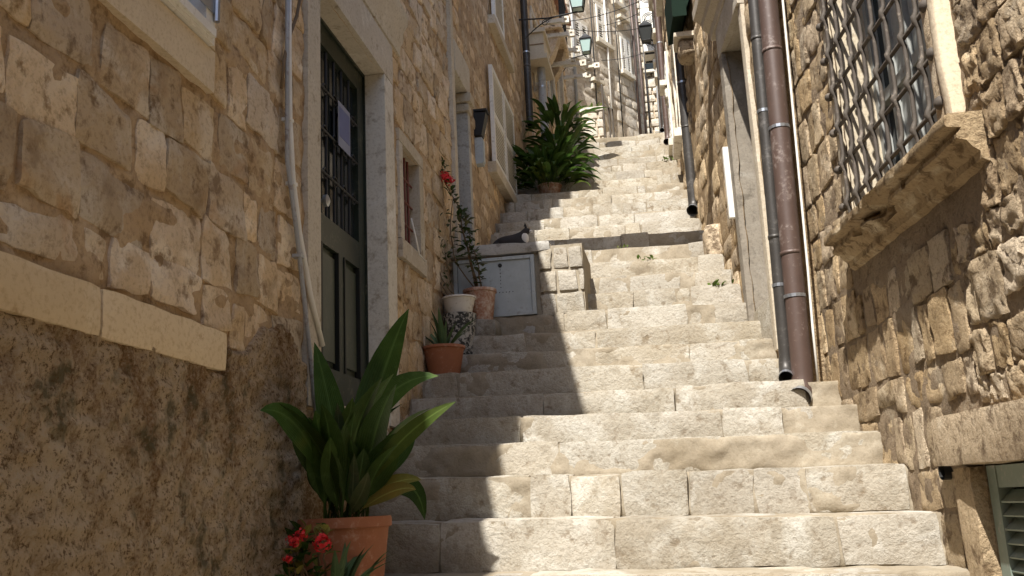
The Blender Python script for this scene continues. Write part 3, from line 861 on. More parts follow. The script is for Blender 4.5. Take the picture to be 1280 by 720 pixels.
def build_right_house():
    h = empty('stone_house', (1.2, 4, -.6), 'rough sunlit rubble house with an iron barred window above a broken sill', 'house')
    W = WA; rg = random.Random(77)
    holes = [GW, BW]
    sheet(W, 1.0, 6.12, -1.75, 4.4, .03, .018, 9, holes,  seed=40, floor=None).build('wall', 'mortar_right', h, smooth=True)
    keep = [(GW[0] - .19, GW[1] + .12, GW[2] - .33, 3.4), (BW[0] - .05, 4.33, -1.2, .285)]
    sp1 = lay_stones(W, 2.4, 4.0, -.6, 3.4, rg, keep, hs=(.15, .28), ls=(.13, .30), floor=lambda y: floor_z(y), proud=(.002, .022), amp=.020, jit=.018, r=.010, gap=.012, nscale=27., div=(11, 10, 1), zlimit=lambda Y: .62 * Y)
    sp2 = lay_stones(W, 4.0, 6.1, -.35, 4.3, rg, keep, hs=(.17, .29), ls=(.14, .28), floor=lambda y: floor_z(y), proud=(.001, .018), amp=.015, jit=.014, r=.012, gap=.014, nscale=13., div=(7, 7, 1), zlimit=lambda Y: .62 * Y)
    stones_parts(W, sp1 + sp2, 'stone_right', h)
    mb = MB(); mb.hexa([(1.65 - .115 * 1 + .4, 1, -1.7), (7, 1, -1.7), (7, 6.1, -1.7), (1.65 - .115 * 6.1 + .4, 6.1, -1.7), (1.65 - .115 + .4, 1, 4.4), (7, 1, 4.4), (7, 6.1, 4.4), (1.65 - .115 * 6.1 + .4, 6.1, 4.4)]); mb.build('inner_wall', 'mortar_right', h)
    mb = MB(); mb.hexa([W.pt(.9, 4.4, .3), (7, .9, 5.6), (7, 6.2, 5.6), W.pt(6.1, 4.4, .3), W.pt(.9, 4.5, .3), (7, .9, 5.7), (7, 6.2, 5.7), W.pt(6.1, 4.5, .3)]); mb.build('roof', 'roof_tile', h)
    # window surround
    y0, y1, z0, z1 = GW
    W.block('window_jamb', 'stone_right', h, y0 - .10, y0, z0 - .0, 3.3, -.25, .045, div=(4, 14, 3), r=.012, amp=.012)
    W.block('window_jamb', 'stone_band', h, y0 - .175, y0 - .102, z0 - .0, 3.3, -.05, .06, div=(4, 14, 3), r=.02, amp=.010)
    W.block('window_jamb', 'stone_frame', h, y1, y1 + .10, z0 - .0, 3.3, -.25, .02, div=(4, 12, 3), r=.012, amp=.008)
    # broken moulded sill
    prof = [(-.1, 1.355), (.155, 1.35), (.17, 1.34), (.172, 1.305), (.165, 1.297), (.12, 1.292), (.118, 1.275), (.128, 1.268), (.128, 1.25), (.118, 1.243), (.09, 1.238), (.07, 1.21), (.045, 1.195), (.04, 1.165), (.012, 1.15), (-.1, 1.145)]
    prof = [(o * .9 if o > 0 else o, 1.355 - (1.355 - z) * .98) for o, z in prof]
    mb = MB(); W.extrude(mb, 3.60, 5.30, prof, 90, .008, 12)
    V = np.array(mb.v); c = fbm(V, 7, 3, 31); cut = np.clip(c - .22, 0, 1) * .20
    V = V + cut[:, None] * (-W.n) * (V @ W.n > (W.pt(4, 0, .06) @ W.n))[:, None]
    mb.v = [tuple(p) for p in V]; s = mb.build('window_sill', 'stone_sill', h); smooth_by_angle(s, 45)
    # casement behind the bars
    w = empty('window', W.pt(4.5, z0, -.2)); put(w, h); w['label'] = 'tall grey wooden casements behind the bars'
    mb = MB(); W.mbox(mb, y0, y1, z0 - .1, 3.4, -.26, -.24); mb.build('pane', 'pane_glass', w)
    for i in range(6):
        y = y0 + .02 + (y1 - y0 - .04) * i / 5; wd = .045 if i % 2 else .06
        mb = MB(); W.mbox(mb, y - wd / 2, y + wd / 2, z0 - .08, 3.4, -.239, -.19); mb.build('stile', 'window_wood', w)
    for z in (1.42, 2.05, 2.75):
        for i in range(5):
            a = y0 + .02 + (y1 - y0 - .04) * i / 5 + .032; mb = MB(); W.mbox(mb, a, a + (y1 - y0 - .04) / 5 - .064, z - .03, z + .03, -.238, -.195); mb.build('rail', 'window_wood', w)
    for i in (0, 2, 3):
        a = y0 + .02 + (y1 - y0 - .04) * i / 5 + .032; mb = MB(); W.mbox(mb, a, a + (y1 - y0 - .04) / 5 - .064, z0, 3.3, -.237, -.215); mb.build('panel', 'window_wood', w)
    # iron grille
    g = empty('grille', W.pt(4.5, z0, .05)); put(g, h); g['label'] = 'wrought iron lattice grille with ball ends'
    ys = [y0 + .06 + (y1 - y0 - .10) * i / 7 for i in range(8)]; zs = [1.50 + .215 * i for i in range(9)]
    rr = random.Random(3)
    for i, y in enumerate(ys):
        pts = []; rad = []; z = 1.30
        while z < 3.3:
            near = min(abs(z - q) for q in zs)
            b = max(0, 1 - near / .035); pts.append(W.pt(y + .003 * math.sin(z * 9 + i), z, .035 + .017 * b)); rad.append(.0105 + .006 * b); z += .022
        mb = MB(); mb.tube(pts, rad, 7); ob = mb.build('bar', 'iron', g, smooth=True)
    for z in zs:
        mb = MB(); zz = z
        mb.tube([W.pt(y0 - .05, zz, .035), W.pt((y0 + y1) / 2, zz - .004, .034), W.pt(y1 + .06, zz, .035)], .0105, 7)
        c = W.pt(y0 - .055, zz, .038); e = W.pt(y1 + .06, zz, .038)
        for q, R in ((c, .030), (e, .024)):
            mb.lathe([(max(.001, R * math.sin(t)), -R * math.cos(t)) for t in np.linspace(0, math.pi, 9)], q, 12)
        mb.build('bar', 'iron', g, smooth=True)
    # basement window at the foot of the wall
    W.block('basement_lintel', 'stone_right', h, 2.9, 4.30, .07, .275, -.25, .10, div=(12, 5, 3), r=.014, amp=.010)
    W.block('basement_jamb', 'stone_right', h, 4.075, 4.24, -1.0, .066, -.10, .06, div=(4, 12, 3), r=.01, amp=.008)
    s = empty('basement_shutter', W.pt(3.5, -1, -.15)); put(s, h); s['label'] = 'green grey louvred basement shutter'
    mb = MB(); W.mbox(mb, 3.985, 4.06, -1.1, .064, -.06, .0); W.mbox(mb, 3.35, 3.984, -.02, .063, -.06, -.004); W.mbox(mb, 3.27, 3.345, -1.1, .064, -.06, .0); mb.build('frame', 'green_shutter', s)
    slats(W, s, 'green_shutter', 3.345, 3.985, -1.1, -.03, -.03, 21, t=.045)
    mb = MB(); W.mbox(mb, 2.9, 4.07, -1.2, .06, -.12, -.10); mb.build('back_board', 'door_dark', s)
    mb = MB(); c = W.pt(4.42, .055, .02); mb.tube([c - W.n * .06, c + W.n * .015], .036, 14, cap=False); mb.tube([c - W.n * .058, c - W.n * .05], .036, 14); mb.build('vent_pipe', 'iron_black', h)


build_right_house()

# ------------------------------------------------------------------ right house with the recessed doorway
WB = Wall(1.42, 0, 1.42 - 1.1, 10, 'right')


def build_right_house2():
    W = WB
    h = empty('stone_house', (.6, 7.5, 1), 'stone house with a recessed grey doorway and carved hood', 'house')
    D = (6.42, 7.06, 1.0, 3.35)
    sheet(W, 6.08, 9.62, .3, 6.2, .05, .02, 6, [D], seed=50, floor=floor_z).build('wall', 'mortar_right', h, smooth=True)
    keep = [(D[0] - .12, D[1] + .15, .9, D[3] + .5)]
    spec = lay_stones(W, 6.1, 9.6, .8, 6.2, random.Random(19), keep, hs=(.15, .26), ls=(.2, .42), floor=floor_z, div=(4, 4, 1), zlimit=lambda Y: .62 * Y, proud=(-.005, .02))
    stones_parts(W, spec, 'stone_right', h)
    # end face towards the lower house
    WE = Wall.__new__(Wall); WE.x0, WE.y0 = .755, 6.07; WE.u = np.array([1., 0, 0]); WE.n = np.array([0, -1., 0]); WE.z = np.array([0, 0, 1.]); WE.side = 'right'
    mb = MB(); mb.box(.755, 1.3, 6.075, 6.35, .3, 6.15); mb.build('end_wall', 'mortar_right', h)
    mb = MB(); mb.hexa([(1.1, 6.3, .2), (7, 6.3, .2), (7, 9.6, .2), (.75, 9.6, .2), (1.1, 6.3, 6.2), (7, 6.3, 6.2), (7, 9.6, 6.2), (.75, 9.6, 6.2)]); mb.build('inner_wall', 'mortar_right', h)
    mb = MB(); mb.hexa([W.pt(6.0, 6.2, .3), (7, 6, 7.6), (7, 9.7, 7.6), W.pt(9.65, 6.2, .3), W.pt(6.0, 6.3, .3), (7, 6, 7.7), (7, 9.7, 7.7), W.pt(9.65, 6.3, .3)]); mb.build('roof', 'roof_tile', h)
    W.block('door_jamb', 'stone_jamb', h, D[1], D[1] + .13, 1.1, D[3], -.28, .045, div=(4, 10, 4), r=.008, amp=.004)
    W.block('door_jamb', 'stone_frame', h, D[0] - .10, D[0], .9, D[3], -.28, .03, div=(4, 10, 4), r=.008, amp=.004)
    W.block('door_lintel', 'stone_frame', h, D[0] - .1, D[1] + .13, D[3] + .002, D[3] + .25, -.28, .05, div=(6, 4, 4), r=.008, amp=.004)
    z = D[3] + .25; prof = [(-.05, z), (.06, z), (.07, z + .06), (.12, z + .10), (.125, z + .15), (.18, z + .19), (.19, z + .26), (-.05, z + .28)]
    mb = MB(); W.extrude(mb, D[0] - .2, D[1] + .3, prof, 14, .01, 6); hd = mb.build('door_hood', 'stone_frame', h); smooth_by_angle(hd, 35)
    mb = MB(); W.mbox(mb, D[0], D[1], 1.0, D[3], -.30, -.26); mb.build('door', 'green_paint', h)
    W.block('door_step', 'stone_step', h, D[0], D[1], .95, 1.28, -.28, .02, div=(5, 3, 3), r=.02, amp=.008)
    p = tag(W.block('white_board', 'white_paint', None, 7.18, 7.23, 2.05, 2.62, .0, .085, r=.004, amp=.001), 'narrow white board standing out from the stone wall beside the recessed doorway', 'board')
    # base stone
    c = W.pt(8.25, floor_z(8.25) + .12, .02)
    block_obj('corner_stone', 'stone_right', h, c, *W.axes(), .13, .17, .10, r=.06, amp=.03, div=(5, 5, 3), seed=5)


build_right_house2()

# ------------------------------------------------------------------ pipes on the right
def downpipe(x, y, r, z0, z1, mat, label, group='downpipes on the right hand houses', lean=0.0, clamps=(), elbow=.10, edir=(-.4, -.9)):
    e = empty('downpipe', (x, y, z0), label, 'pipe', group)
    ed = Vector((edir[0], edir[1], 0)).normalized()
    pts = [Vector((x + lean * (z1 - z0), y, z1)), Vector((x + lean * .3, y, z0 + elbow * 1.6)), Vector((x, y, z0 + elbow * 1.1))]
    for t in (.35, .7, 1.0):
        pts.append(Vector((x, y, z0 + elbow * 1.1 - elbow * 1.1 * math.sin(t * 1.2))) + ed * elbow * (1 - math.cos(t * 1.2)) * 1.3)
    mb = MB(); mb.tube(pts, r, 16, cap=False); inner = [p for p in pts[2:]]
    mb.tube(inner[::-1], r * .88, 16, cap=False)
    p = mb.build('pipe', mat, e, smooth=True)
    d = (pts[-1] - pts[-2]).normalized()
    mb = MB(); mb.tube([pts[-1] - d * .03, pts[-1] + d * .004], r * 1.06, 16, cap=False); mb.build('lip', 'steel', e, smooth=True)
    mb = MB(); mb.tube([pts[-3], pts[-3] + Vector((0, 0, .004))], r * .9, 14); mb.build('pipe_inside', 'door_dark', e)
    for z in clamps:
        mb = MB(); cx = x + lean * (z - z0)
        mb.tube([(cx, y, z - .010), (cx, y, z + .010)], r * 1.07, 16, cap=True); mb.box(cx - .008, cx + .008, y, y + .12, z - .008, z + .008); mb.build('clamp', 'steel', e)
    for z in [zz for zz in np.arange(z0 + .9, z1, 1.35)]:
        mb = MB(); cx = x + lean * (z - z0); mb.tube([(cx, y, z - .012), (cx, y, z + .012)], r * 1.03, 16, cap=True); mb.build('joint', mat, e, smooth=True)
    return e


downpipe(.775, 5.93, .063, .53, 6.0, 'copper_pipe', 'thick red brown downpipe standing where the two right hand houses meet', lean=.022, clamps=(1.16, 2.25, 3.4))
downpipe(.700, 6.00, .042, .66, 6.0, 'dark_pipe', 'thinner dark downpipe beside the thick red brown pipe', lean=.022, clamps=(1.25, 2.4, 3.5), edir=(-.2, -1))
_c = tag(MB().build('cable_conduit', 'cable_white'), '', '') if False else None
mb = MB(); mb.tube([(.945, 5.90, 4.3), (.925, 5.90, 3.2), (.880, 5.90, 1.3), (.868, 5.90, .95), (.862, 5.9, .58)], .008, 8)
tag(mb.build('cable_conduit', 'cable_white', smooth=True), 'thin white cable conduit running down the wall just beside the thick brown pipe', 'conduit')
downpipe(.375, 9.25, .055, 2.72, 6.1, 'dark_pipe', 'downpipe coloured dark for its shade, ending over the sunlit steps beneath the green awning', clamps=(4.1, 5.6), edir=(-.3, -1))  # dark colour stands in for the shade on this pipe
downpipe(.245, 12.55, .043, 4.70, 8.9, 'copper_pipe', 'slim pinkish brown downpipe beyond the green awning', clamps=(6.2, 8.0), edir=(-.3, -1))

# ------------------------------------------------------------------ far houses
def generic_house(W, y0, y1, z0, z1, seed, label, wins, mats=('stone_far', 'mortar_far'), depth=5, roof=True, stones=True, name='stone_house', sl=(.2, .45)):
    h = empty(name, W.pt((y0 + y1) / 2, z0, 0), label, 'house')
    holes = [(a, b, c, d) for a, b, c, d, k in wins]
    sheet(W, y0, y1, z0, z1, .10, .03, 5, holes, seed=seed).build('wall', mats[1], h, smooth=True)
    if stones:
        keep = [(a - .1, b + .1, c - .12, d + .12) for a, b, c, d, k in wins]
        spec = lay_stones(W, y0, y1, z0 + .3, z1, random.Random(seed), keep, hs=(.17, .32), ls=sl, floor=floor_z, div=(3, 3, 1), proud=(-.004, .03), zlimit=lambda Y: .61 * Y + .3)
        spec.sort(key=lambda s: s[0][1]); spec = spec[:2600]
        stones_joined(W, spec, mats[0], h)
    n = -W.n * depth; a, b = W.pt(y0, 0, -.3), W.pt(y1, 0, -.3)
    mb = MB(); mb.hexa([(*a[:2], z0), (*b[:2], z0), (*(b + n)[:2], z0), (*(a + n)[:2], z0), (*a[:2], z1), (*b[:2], z1), (*(b + n)[:2], z1), (*(a + n)[:2], z1)]); mb.build('inner_wall', mats[1], h)
    a2 = W.pt(y0, 0, -.005)
    for yy in (y0, y1):
        p, q = W.pt(yy, 0, -.32), W.pt(yy, 0, .0); t = W.u * (.06 if yy == y0 else -.06)
        mb = MB(); mb.hexa([(*p[:2], z0), (*q[:2], z0), (*(q + t)[:2], z0), (*(p + t)[:2], z0), (*p[:2], z1), (*q[:2], z1), (*(q + t)[:2], z1), (*(p + t)[:2], z1)]); mb.build('end_wall', mats[1], h)
    if roof:
        e0, e1 = W.pt(y0 - .05, z1, .18), W.pt(y1 + .05, z1, .18); m = n * 1.0 + np.array([0, 0, 1.6]); up = np.array([0, 0, .1])
        mb = MB(); mb.hexa([e0, e1, e1 + m, e0 + m, e0 + up, e1 + up, e1 + m + up, e0 + m + up]); mb.build('roof', 'roof_tile', h)
    for a, b, c, d, k in wins:
        W.block('window_sill', 'stone_pale', h, a - .08, b + .08, c - .10, c, -.1, .10, div=(3, 2, 2), r=.01, amp=.003)
        W.block('window_lintel', 'stone_pale', h, a - .08, b + .08, d, d + .10, -.1, .035, div=(3, 2, 2), r=.01, amp=.003)
        for q in ((a - .08, a), (b, b + .08)): W.block('window_jamb', 'stone_pale', h, q[0], q[1], c + .001, d - .001, -.1, .03, div=(2, 4, 2), r=.008, amp=.003)
        w = empty('window', W.pt((a + b) / 2, c, -.1)); put(w, h)
        mb = MB(); W.mbox(mb, a, b, c, d, -.14, -.12); mb.build('pane', 'pane_glass', w)
        mb = MB(); m = (a + b) / 2
        for r in ((a, a + .04, c, d), (b - .04, b, c, d), (m - .03, m + .03, c, d)): W.mbox(mb, *r, -.119, -.08)
        mb.build('frame', 'white_paint', w)
        if k:
            sm = 'white_paint' if k == 1 else 'green_shutter'
            for s0, s1 in ((a - .02, m - .005), (m + .005, b + .02)): shutter(W, h, sm, s0, s1, c, d, .03, 6)
    return h


# left side, going up
WLC = Wall(-1.63, 12.65, -1.50, 17.0, 'left')
generic_house(WLC, 12.65, 17.0, 4.4, 9.0, 61, 'shaded tan stone house behind the beige bay and grey pipe', [(13.1, 13.7, 6.0, 7.2, 0), (14.6, 15.2, 6.3, 7.5, 0), (15.8, 16.4, 6.6, 7.8, 0)], ('stone_left', 'mortar_left'))
WLD = Wall(-1.62, 17.2, -.10, 20.0, 'left')
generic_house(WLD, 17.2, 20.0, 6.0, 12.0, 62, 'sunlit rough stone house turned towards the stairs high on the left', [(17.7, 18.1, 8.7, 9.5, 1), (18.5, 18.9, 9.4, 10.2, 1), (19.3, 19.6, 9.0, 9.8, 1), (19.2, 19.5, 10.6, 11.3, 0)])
# right side, going up
WRC = Wall(.364, 9.64, .276, 14.0, 'right')
generic_house(WRC, 9.64, 14.0, 2.4, 9.0, 64, 'stone house under the dark green awning on the right', [(10.0, 10.6, 3.9, 4.9, 0), (11.6, 12.2, 4.4, 5.6, 1), (11.3, 11.9, 6.4, 7.6, 1)], ('stone_right', 'mortar_right'))
WRD = Wall(.29, 14.05, .34, 19.5, 'right')
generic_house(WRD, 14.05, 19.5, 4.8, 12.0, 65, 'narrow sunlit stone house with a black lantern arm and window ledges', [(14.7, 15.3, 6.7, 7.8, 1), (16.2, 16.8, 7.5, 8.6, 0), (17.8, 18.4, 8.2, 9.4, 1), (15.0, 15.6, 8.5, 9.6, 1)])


class FrontWall(Wall):
    """a facade across the street facing the viewer; positions by X instead of Y"""

    def __init__(s, y): s.y0 = y; s.x0 = 0.; s.u = np.array([1., 0, 0]); s.n = np.array([0, -1., 0]); s.z = np.array([0, 0, 1.]); s.side = 'left'
    def pt(s, X, z, out=0.): return np.array([X, s.y0 - out, z])

    def block(s, name, mat, parent, y0, y1, z0, z1, o0, o1, r=.008, amp=.003, div=(4, 4, 1), **kw):
        return block_obj(name, mat, parent, s.pt((y0 + y1) / 2, (z0 + z1) / 2, (o0 + o1) / 2), *s.axes(), abs(y1 - y0) / 2, (z1 - z0) / 2, (o1 - o0) / 2, r=r, amp=amp, div=div, back=True, **kw)


WF = FrontWall(23.0)


def end_house():
    h = empty('stone_house', (.4, 23, 7), 'pale sunlit stone house front closing the far end of the stairs', 'house')
    mb = MB(); mb.box(-1.6, 2.2, 23.0, 26, 5, 20); mb.build('wall', 'mortar_far', h)
    # stones of the front, too far to pick apart
    rg = random.Random(4); fm = MB(); z = 8.0
    while z < 15.5:
        hh = rg.uniform(.16, .28); x = -.75
        while x < .75:
            l = rg.uniform(.16, .42); wp, fs = rblock((x + l / 2, 22.97, z + hh / 2), *WF.axes(), l / 2 - .012, hh / 2 - .012, .05, r=.03, amp=.015, div=(3, 3, 1), seed=rg.randint(0, 999)); fm.add(wp, fs); x += l
        z += hh
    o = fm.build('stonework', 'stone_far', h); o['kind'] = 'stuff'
    mb = MB(); mb.hexa([(-1.8, 22.7, 20), (2.4, 22.7, 20), (2.4, 26, 21), (-1.8, 26, 21), (-1.8, 22.7, 20.1), (2.4, 22.7, 20.1), (2.4, 26, 21.1), (-1.8, 26, 21.1)]); mb.build('roof', 'roof_tile', h)
    for x, z in ((-.28, 9.6), (-.28, 11.6), (.16, 10.6)):
        w = empty('window', (x, 22.9, z)); put(w, h)
        mb = MB(); mb.box(x - .12, x + .12, 22.87, 22.895, z, z + .75); mb.build('pane', 'pane_glass', w)
        mb = MB()
        for a, b, c, d in ((x - .16, x - .12, z, z + .75), (x + .12, x + .16, z, z + .75), (x - .18, x + .18, z - .07, z - .002), (x - .16, x + .16, z + .752, z + .82)): mb.box(a, b, 22.82, 22.9, c, d)
        mb.build('frame', 'stone_pale', w)


end_house()

# ------------------------------------------------------------------ low stone block with the grey cabinet
def build_block():
    b = empty('masonry_block', (-1.25, 7.5, 1.2), 'low mortared stone block beside the steps, with a grey metal hatch set in its front', 'block')
    mb = MB(); mb.box(-1.9, -.86, 7.17, 8.1, 1.0, 1.97); mb.box(-.90, -.585, 7.150, 7.9, 1.0, 1.95); mb.build('core', 'cement', b)
    wp, fs = rblock((-1.25, 7.60, 1.955), (1, 0, 0), (0, 1, 0), (0, 0, 1), .42, .48, .05, r=.03, amp=.02, div=(10, 8, 2), seed=3, back=True); mb = MB(); mb.add(wp, fs); o = mb.build('cap_stone', 'stone_grey', b); smooth_by_angle(o)
    rg = random.Random(12)
    for z in (1.22, 1.40, 1.58, 1.76):
        x = -.93
        while x < -.60:
            l = rg.uniform(.11, .22); x1 = min(x + l, -.58)
            block_obj('stone', 'stone_step', b, ((x + x1) / 2, 7.20, z + .085), (1, 0, 0), (0, 0, 1), (0, -1, 0), (x1 - x) / 2 - .006, .083, .07, r=.014, amp=.016, div=(6, 5, 2), seed=rg.randint(0, 999))
            x = x1
    for z, xa, xb in ((1.24, -1.60, -1.30), (1.24, -1.29, -.95)):
        block_obj('stone', 'stone_grey', b, ((xa + xb) / 2, 7.19, z + .075), (1, 0, 0), (0, 0, 1), (0, -1, 0), (xb - xa) / 2, .07, .05, r=.02, amp=.02, div=(6, 4, 2), seed=rg.randint(0, 999))
    h = empty('hatch', (-1.3, 7.16, 1.42)); put(h, b); h['label'] = 'grey metal hatch with vent holes'
    mb = MB()
    for x0, x1, z0, z1 in ((-1.60, -1.57, 1.42, 1.89), (-.99, -.96, 1.42, 1.89), (-1.569, -.991, 1.42, 1.445), (-1.569, -.991, 1.865, 1.89)): mb.box(x0, x1, 7.13, 7.18, z0, z1)
    mb.build('frame', 'cabinet_grey', h)
    mb = MB(); mb.box(-1.566, -.994, 7.142, 7.16, 1.448, 1.862); mb.build('panel', 'cabinet_grey', h)
    mb = MB(); mb.tube([(-1.23, 7.143, 1.825), (-1.23, 7.136, 1.825)], .016, 12); mb.build('lock', 'door_dark', h)
    mb = MB()
    for i in range(6): mb.tube([(-1.23, 7.143, 1.79 - i * .028), (-1.23, 7.1385, 1.79 - i * .028)], .004, 6)
    for i in range(8): mb.tube([(-1.32 + i * .026, 7.143, 1.61), (-1.32 + i * .026, 7.1385, 1.61)], .004, 6)
    v = mb.build('vent_holes', 'door_dark', h); v['kind'] = 'stuff'


build_block()

# ------------------------------------------------------------------ plants
def blade_mesh(L, W, bend, n=9, fold=.25, petiole=.22, wave=.0):
    """a leaf rising along +Z from the origin and bending towards +X"""
    vs = []; fs = []; x = z = 0.0; a = 0.0
    for i in range(n + 1):
        t = i / n
        if t < petiole: w = W * .07
        else:
            s = (t - petiole) / (1 - petiole); w = W * max(.02, math.sin(math.pi * s ** .72) ** .85)
        c, sn = math.cos(a), math.sin(a)
        for k in (-1, 0, 1):
            off = abs(k) * fold * w * .5
            vs.append((x + off * -c, k * w * .5 + wave * math.sin(t * 9) * w * .2, z + off * sn))
        a = bend * t ** 1.4; st = L / n; x += math.sin(a) * st; z += math.cos(a) * st
    for i in range(n):
        for k in range(2): q = i * 3 + k; fs.append((q, q + 1, q + 4, q + 3))
    return vs, fs


def add_rib(me):
    a = me.attributes.new('rib', 'FLOAT', 'POINT'); a.data.foreach_set('value', [1.0 if i % 3 == 1 else 0.0 for i in range(len(me.vertices))])


def mesh_from(name, vs, fs, mats, smooth=True):
    me = bpy.data.meshes.new(name); me.from_pydata([tuple(v) for v in vs], [], fs)
    for m in (mats if isinstance(mats, (list, tuple)) else [mats]): me.materials.append(MATS[m])
    if smooth: me.polygons.foreach_set('use_smooth', [True] * len(me.polygons))
    me.update(); add_rib(me); return me


def leaf_object(me, parent, base, yaw, tilt, scale, roll=0, name='leaf'):
    o = bpy.data.objects.new(name, me); COL.objects.link(o); o.parent = parent
    o.location = Vector(base) - world_loc(parent)
    o.rotation_euler = (Matrix.Rotation(yaw, 3, 'Z') @ Matrix.Rotation(tilt, 3, 'Y') @ Matrix.Rotation(roll, 3, 'Z')).to_euler(); o.scale = (scale,) * 3
    return o


def bezier_blade(base, ctrl, tip, W, n=12, face=None, fold=.2, petiole=.2):
    """a broad leaf along base > ctrl > tip, its flat side turned towards face"""
    b, c, t = Vector(base), Vector(ctrl), Vector(tip); vs = []; fs = []
    for i in range(n + 1):
        s = i / n; p = b * (1 - s) ** 2 + c * 2 * s * (1 - s) + t * s * s; d = (c - b) * (1 - s) + (t - c) * s; d.normalize()
        f = Vector(face).normalized(); side = d.cross(f)
        side.normalize(); nn = side.cross(d)
        if s < petiole: w = W * .08
        else:
            q = (s - petiole) / (1 - petiole); w = W * max(.015, math.sin(math.pi * q ** .88) ** .8)
        for k in (-1, 0, 1): vs.append(p + side * (k * w / 2) + nn * (abs(k) * fold * w / 2) + nn * .012 * math.sin(s * 7 + k) * w * 4)
    for i in range(n):
        for k in range(2): q = i * 3 + k; fs.append((q, q + 1, q + 4, q + 3))
    return vs, fs


def pot(parent, c, R, H, mat, name='pot', rim=True, soil='soil'):
    mb = MB(); rb = R * .70; t = .014
    prof = [(0.001, 0), (rb, 0), (rb + (R * .94 - rb) * .95, H * .89), (R * .945, H * .90), (R, H * .91), (R * 1.0, H * .975), (R * .985, H), (R - t, H), (R - t * 1.2, H * .9), (0.001, H * .89)] if rim else \
           [(0.001, 0), (rb, 0), (R * .97, H * .9), (R, H), (R - t, H), (R - t * 1.2, H * .9), (0.001, H * .89)]
    mb.lathe(prof, c, 36); o = mb.build(name, mat, parent); smooth_by_angle(o, 30)
    mb = MB(); mb.lathe([(R - t * 1.3, H * .9), (R * .5, H * .915), (.001, H * .92)], c, 20); mb.build('soil', soil, parent)
    return o


asp0 = mesh_from('broad_leaf', *blade_mesh(.52, .10, .8, 10, .3, .25), 'leaf_deep')
asp1 = mesh_from('narrow_leaf', *blade_mesh(.42, .06, .6, 10, .3, .3), 'leaf_dull')
# big aspidistra in the foreground
BP = (-1.405, 4.0, -.47)
bp = empty('potted_plant', BP, 'big broad leaved plant in a terracotta pot under the green door', 'plant', 'pots along the left wall')
pot(bp, BP, .198, .455, 'terracotta')
rp = random.Random(21)


def px3(px, py, Y): return Vector(onY(px, py, Y))


big = [  # tip pixel and distance, control pixel and distance, width, material
    ((325, 513), 3.52, (385, 500), 3.7, .085, 'leaf_deep'), ((393, 428), 3.98, (430, 560), 3.98, .10, 'leaf_deep'), ((511, 386), 4.12, (455, 505), 4.12, .135, 'leaf_deep'),
    ((570, 502), 3.85, (480, 545), 3.85, .060, 'leaf_bright'), ((548, 470), 4.02, (455, 465), 4.02, .085, 'leaf_deep'), ((441, 497), 3.86, (425, 590), 3.86, .12, 'leaf_bright'),
    ((499, 540), 3.90, (470, 590), 3.90, .105, 'leaf_deep'), ((527, 600), 3.90, (480, 590), 3.9, .055, 'leaf_yellow'), ((531, 650), 4.05, (520, 560), 4.05, .07, 'leaf_deep'),
    ((384, 560), 3.80, (400, 590), 3.85, .06, 'leaf_deep'), ((384, 585), 3.85, (395, 600), 3.9, .06, 'leaf_deep'), ((428, 545), 3.80, (420, 600), 3.82, .06, 'leaf_bright'),
    ((520, 540), 4.1, (490, 560), 4.08, .10, 'leaf_deep'), ((478, 430), 4.15, (465, 520), 4.12, .10, 'leaf_deep'), ((455, 560), 3.8, (450, 610), 3.85, .07, 'leaf_deep'),
    ((405, 520), 4.05, (410, 570), 4.02, .09, 'leaf_deep'), ((470, 520), 4.02, (445, 570), 4.0, .09, 'leaf_deep'), ((520, 612), 3.82, (490, 600), 3.84, .05, 'leaf_yellow'),
    ((505, 600), 4.1, (480, 600), 4.05, .07, 'leaf_deep'), ((365, 545), 3.75, (385, 560), 3.8, .06, 'leaf_deep'), ((460, 590), 3.75, (455, 625), 3.8, .05, 'leaf_dull')]
for tp, ty, cp, cy_, w, m in big:
    base = Vector((BP[0] + rp.uniform(-.07, .09), BP[1] + rp.uniform(-.08, .08), -.06))
    f = Vector((rp.uniform(-.2, .5), -1, rp.uniform(-.1, .5)))
    vs_, fs_ = bezier_blade(base, px3(*cp, cy_), px3(*tp, ty), w * 1.25, 16, f, petiole=.27)
    mb = MB(); mb.add(vs_, fs_); add_rib(mb.build('leaf', m, bp, smooth=True).data)

# aloe in the small terracotta pot
AP = (-1.50, 6.30, .875)
ap = empty('potted_plant', AP, 'spiky succulent in a small plain terracotta pot on the shaded steps', 'plant', 'pots along the left wall')
pot(ap, AP, .148, .20, 'terracotta')
al = mesh_from('aloe_leaf', *blade_mesh(.30, .038, .5, 7, .5, 0), 'leaf_aloe')
for i in range(15):
    a = i * 2.4; leaf_object(al, ap, (AP[0] + .03 * math.cos(a), AP[1] + .03 * math.sin(a), AP[2] + .17), a, rp.uniform(.1, .75), rp.uniform(.6, 1.05))

# white bowl over a mottled pot
WP = (-1.49, 6.80, 1.05)
wpn = empty('potted_plant', WP, 'white plastic planter bowl stacked on a mottled dark pot with bare thin stems', 'plant', 'pots along the left wall')
pot(wpn, WP, .125, .34, 'black_pot', 'lower_pot', rim=False)
pot(wpn, (WP[0], WP[1], WP[2] + .335), .128, .135, 'white_plastic', 'bowl')


def stem(parent, pts, r0, r1, name='stem', mat='twig'):
    P = [Vector(p) for p in pts]; out = []
    for i in range(len(P) - 1):
        for k in range(4): out.append(P[i].lerp(P[i + 1], k / 4))
    out.append(P[-1])
    for i in range(1, len(out) - 1): out[i] = out[i] + Vector((rp.uniform(-.006, .006), rp.uniform(-.006, .006), rp.uniform(-.004, .004)))
    mb = MB(); n = len(out); mb.tube(out, [r0 + (r1 - r0) * i / (n - 1) for i in range(n)], 6); return mb.build(name, mat, parent, smooth=True), out


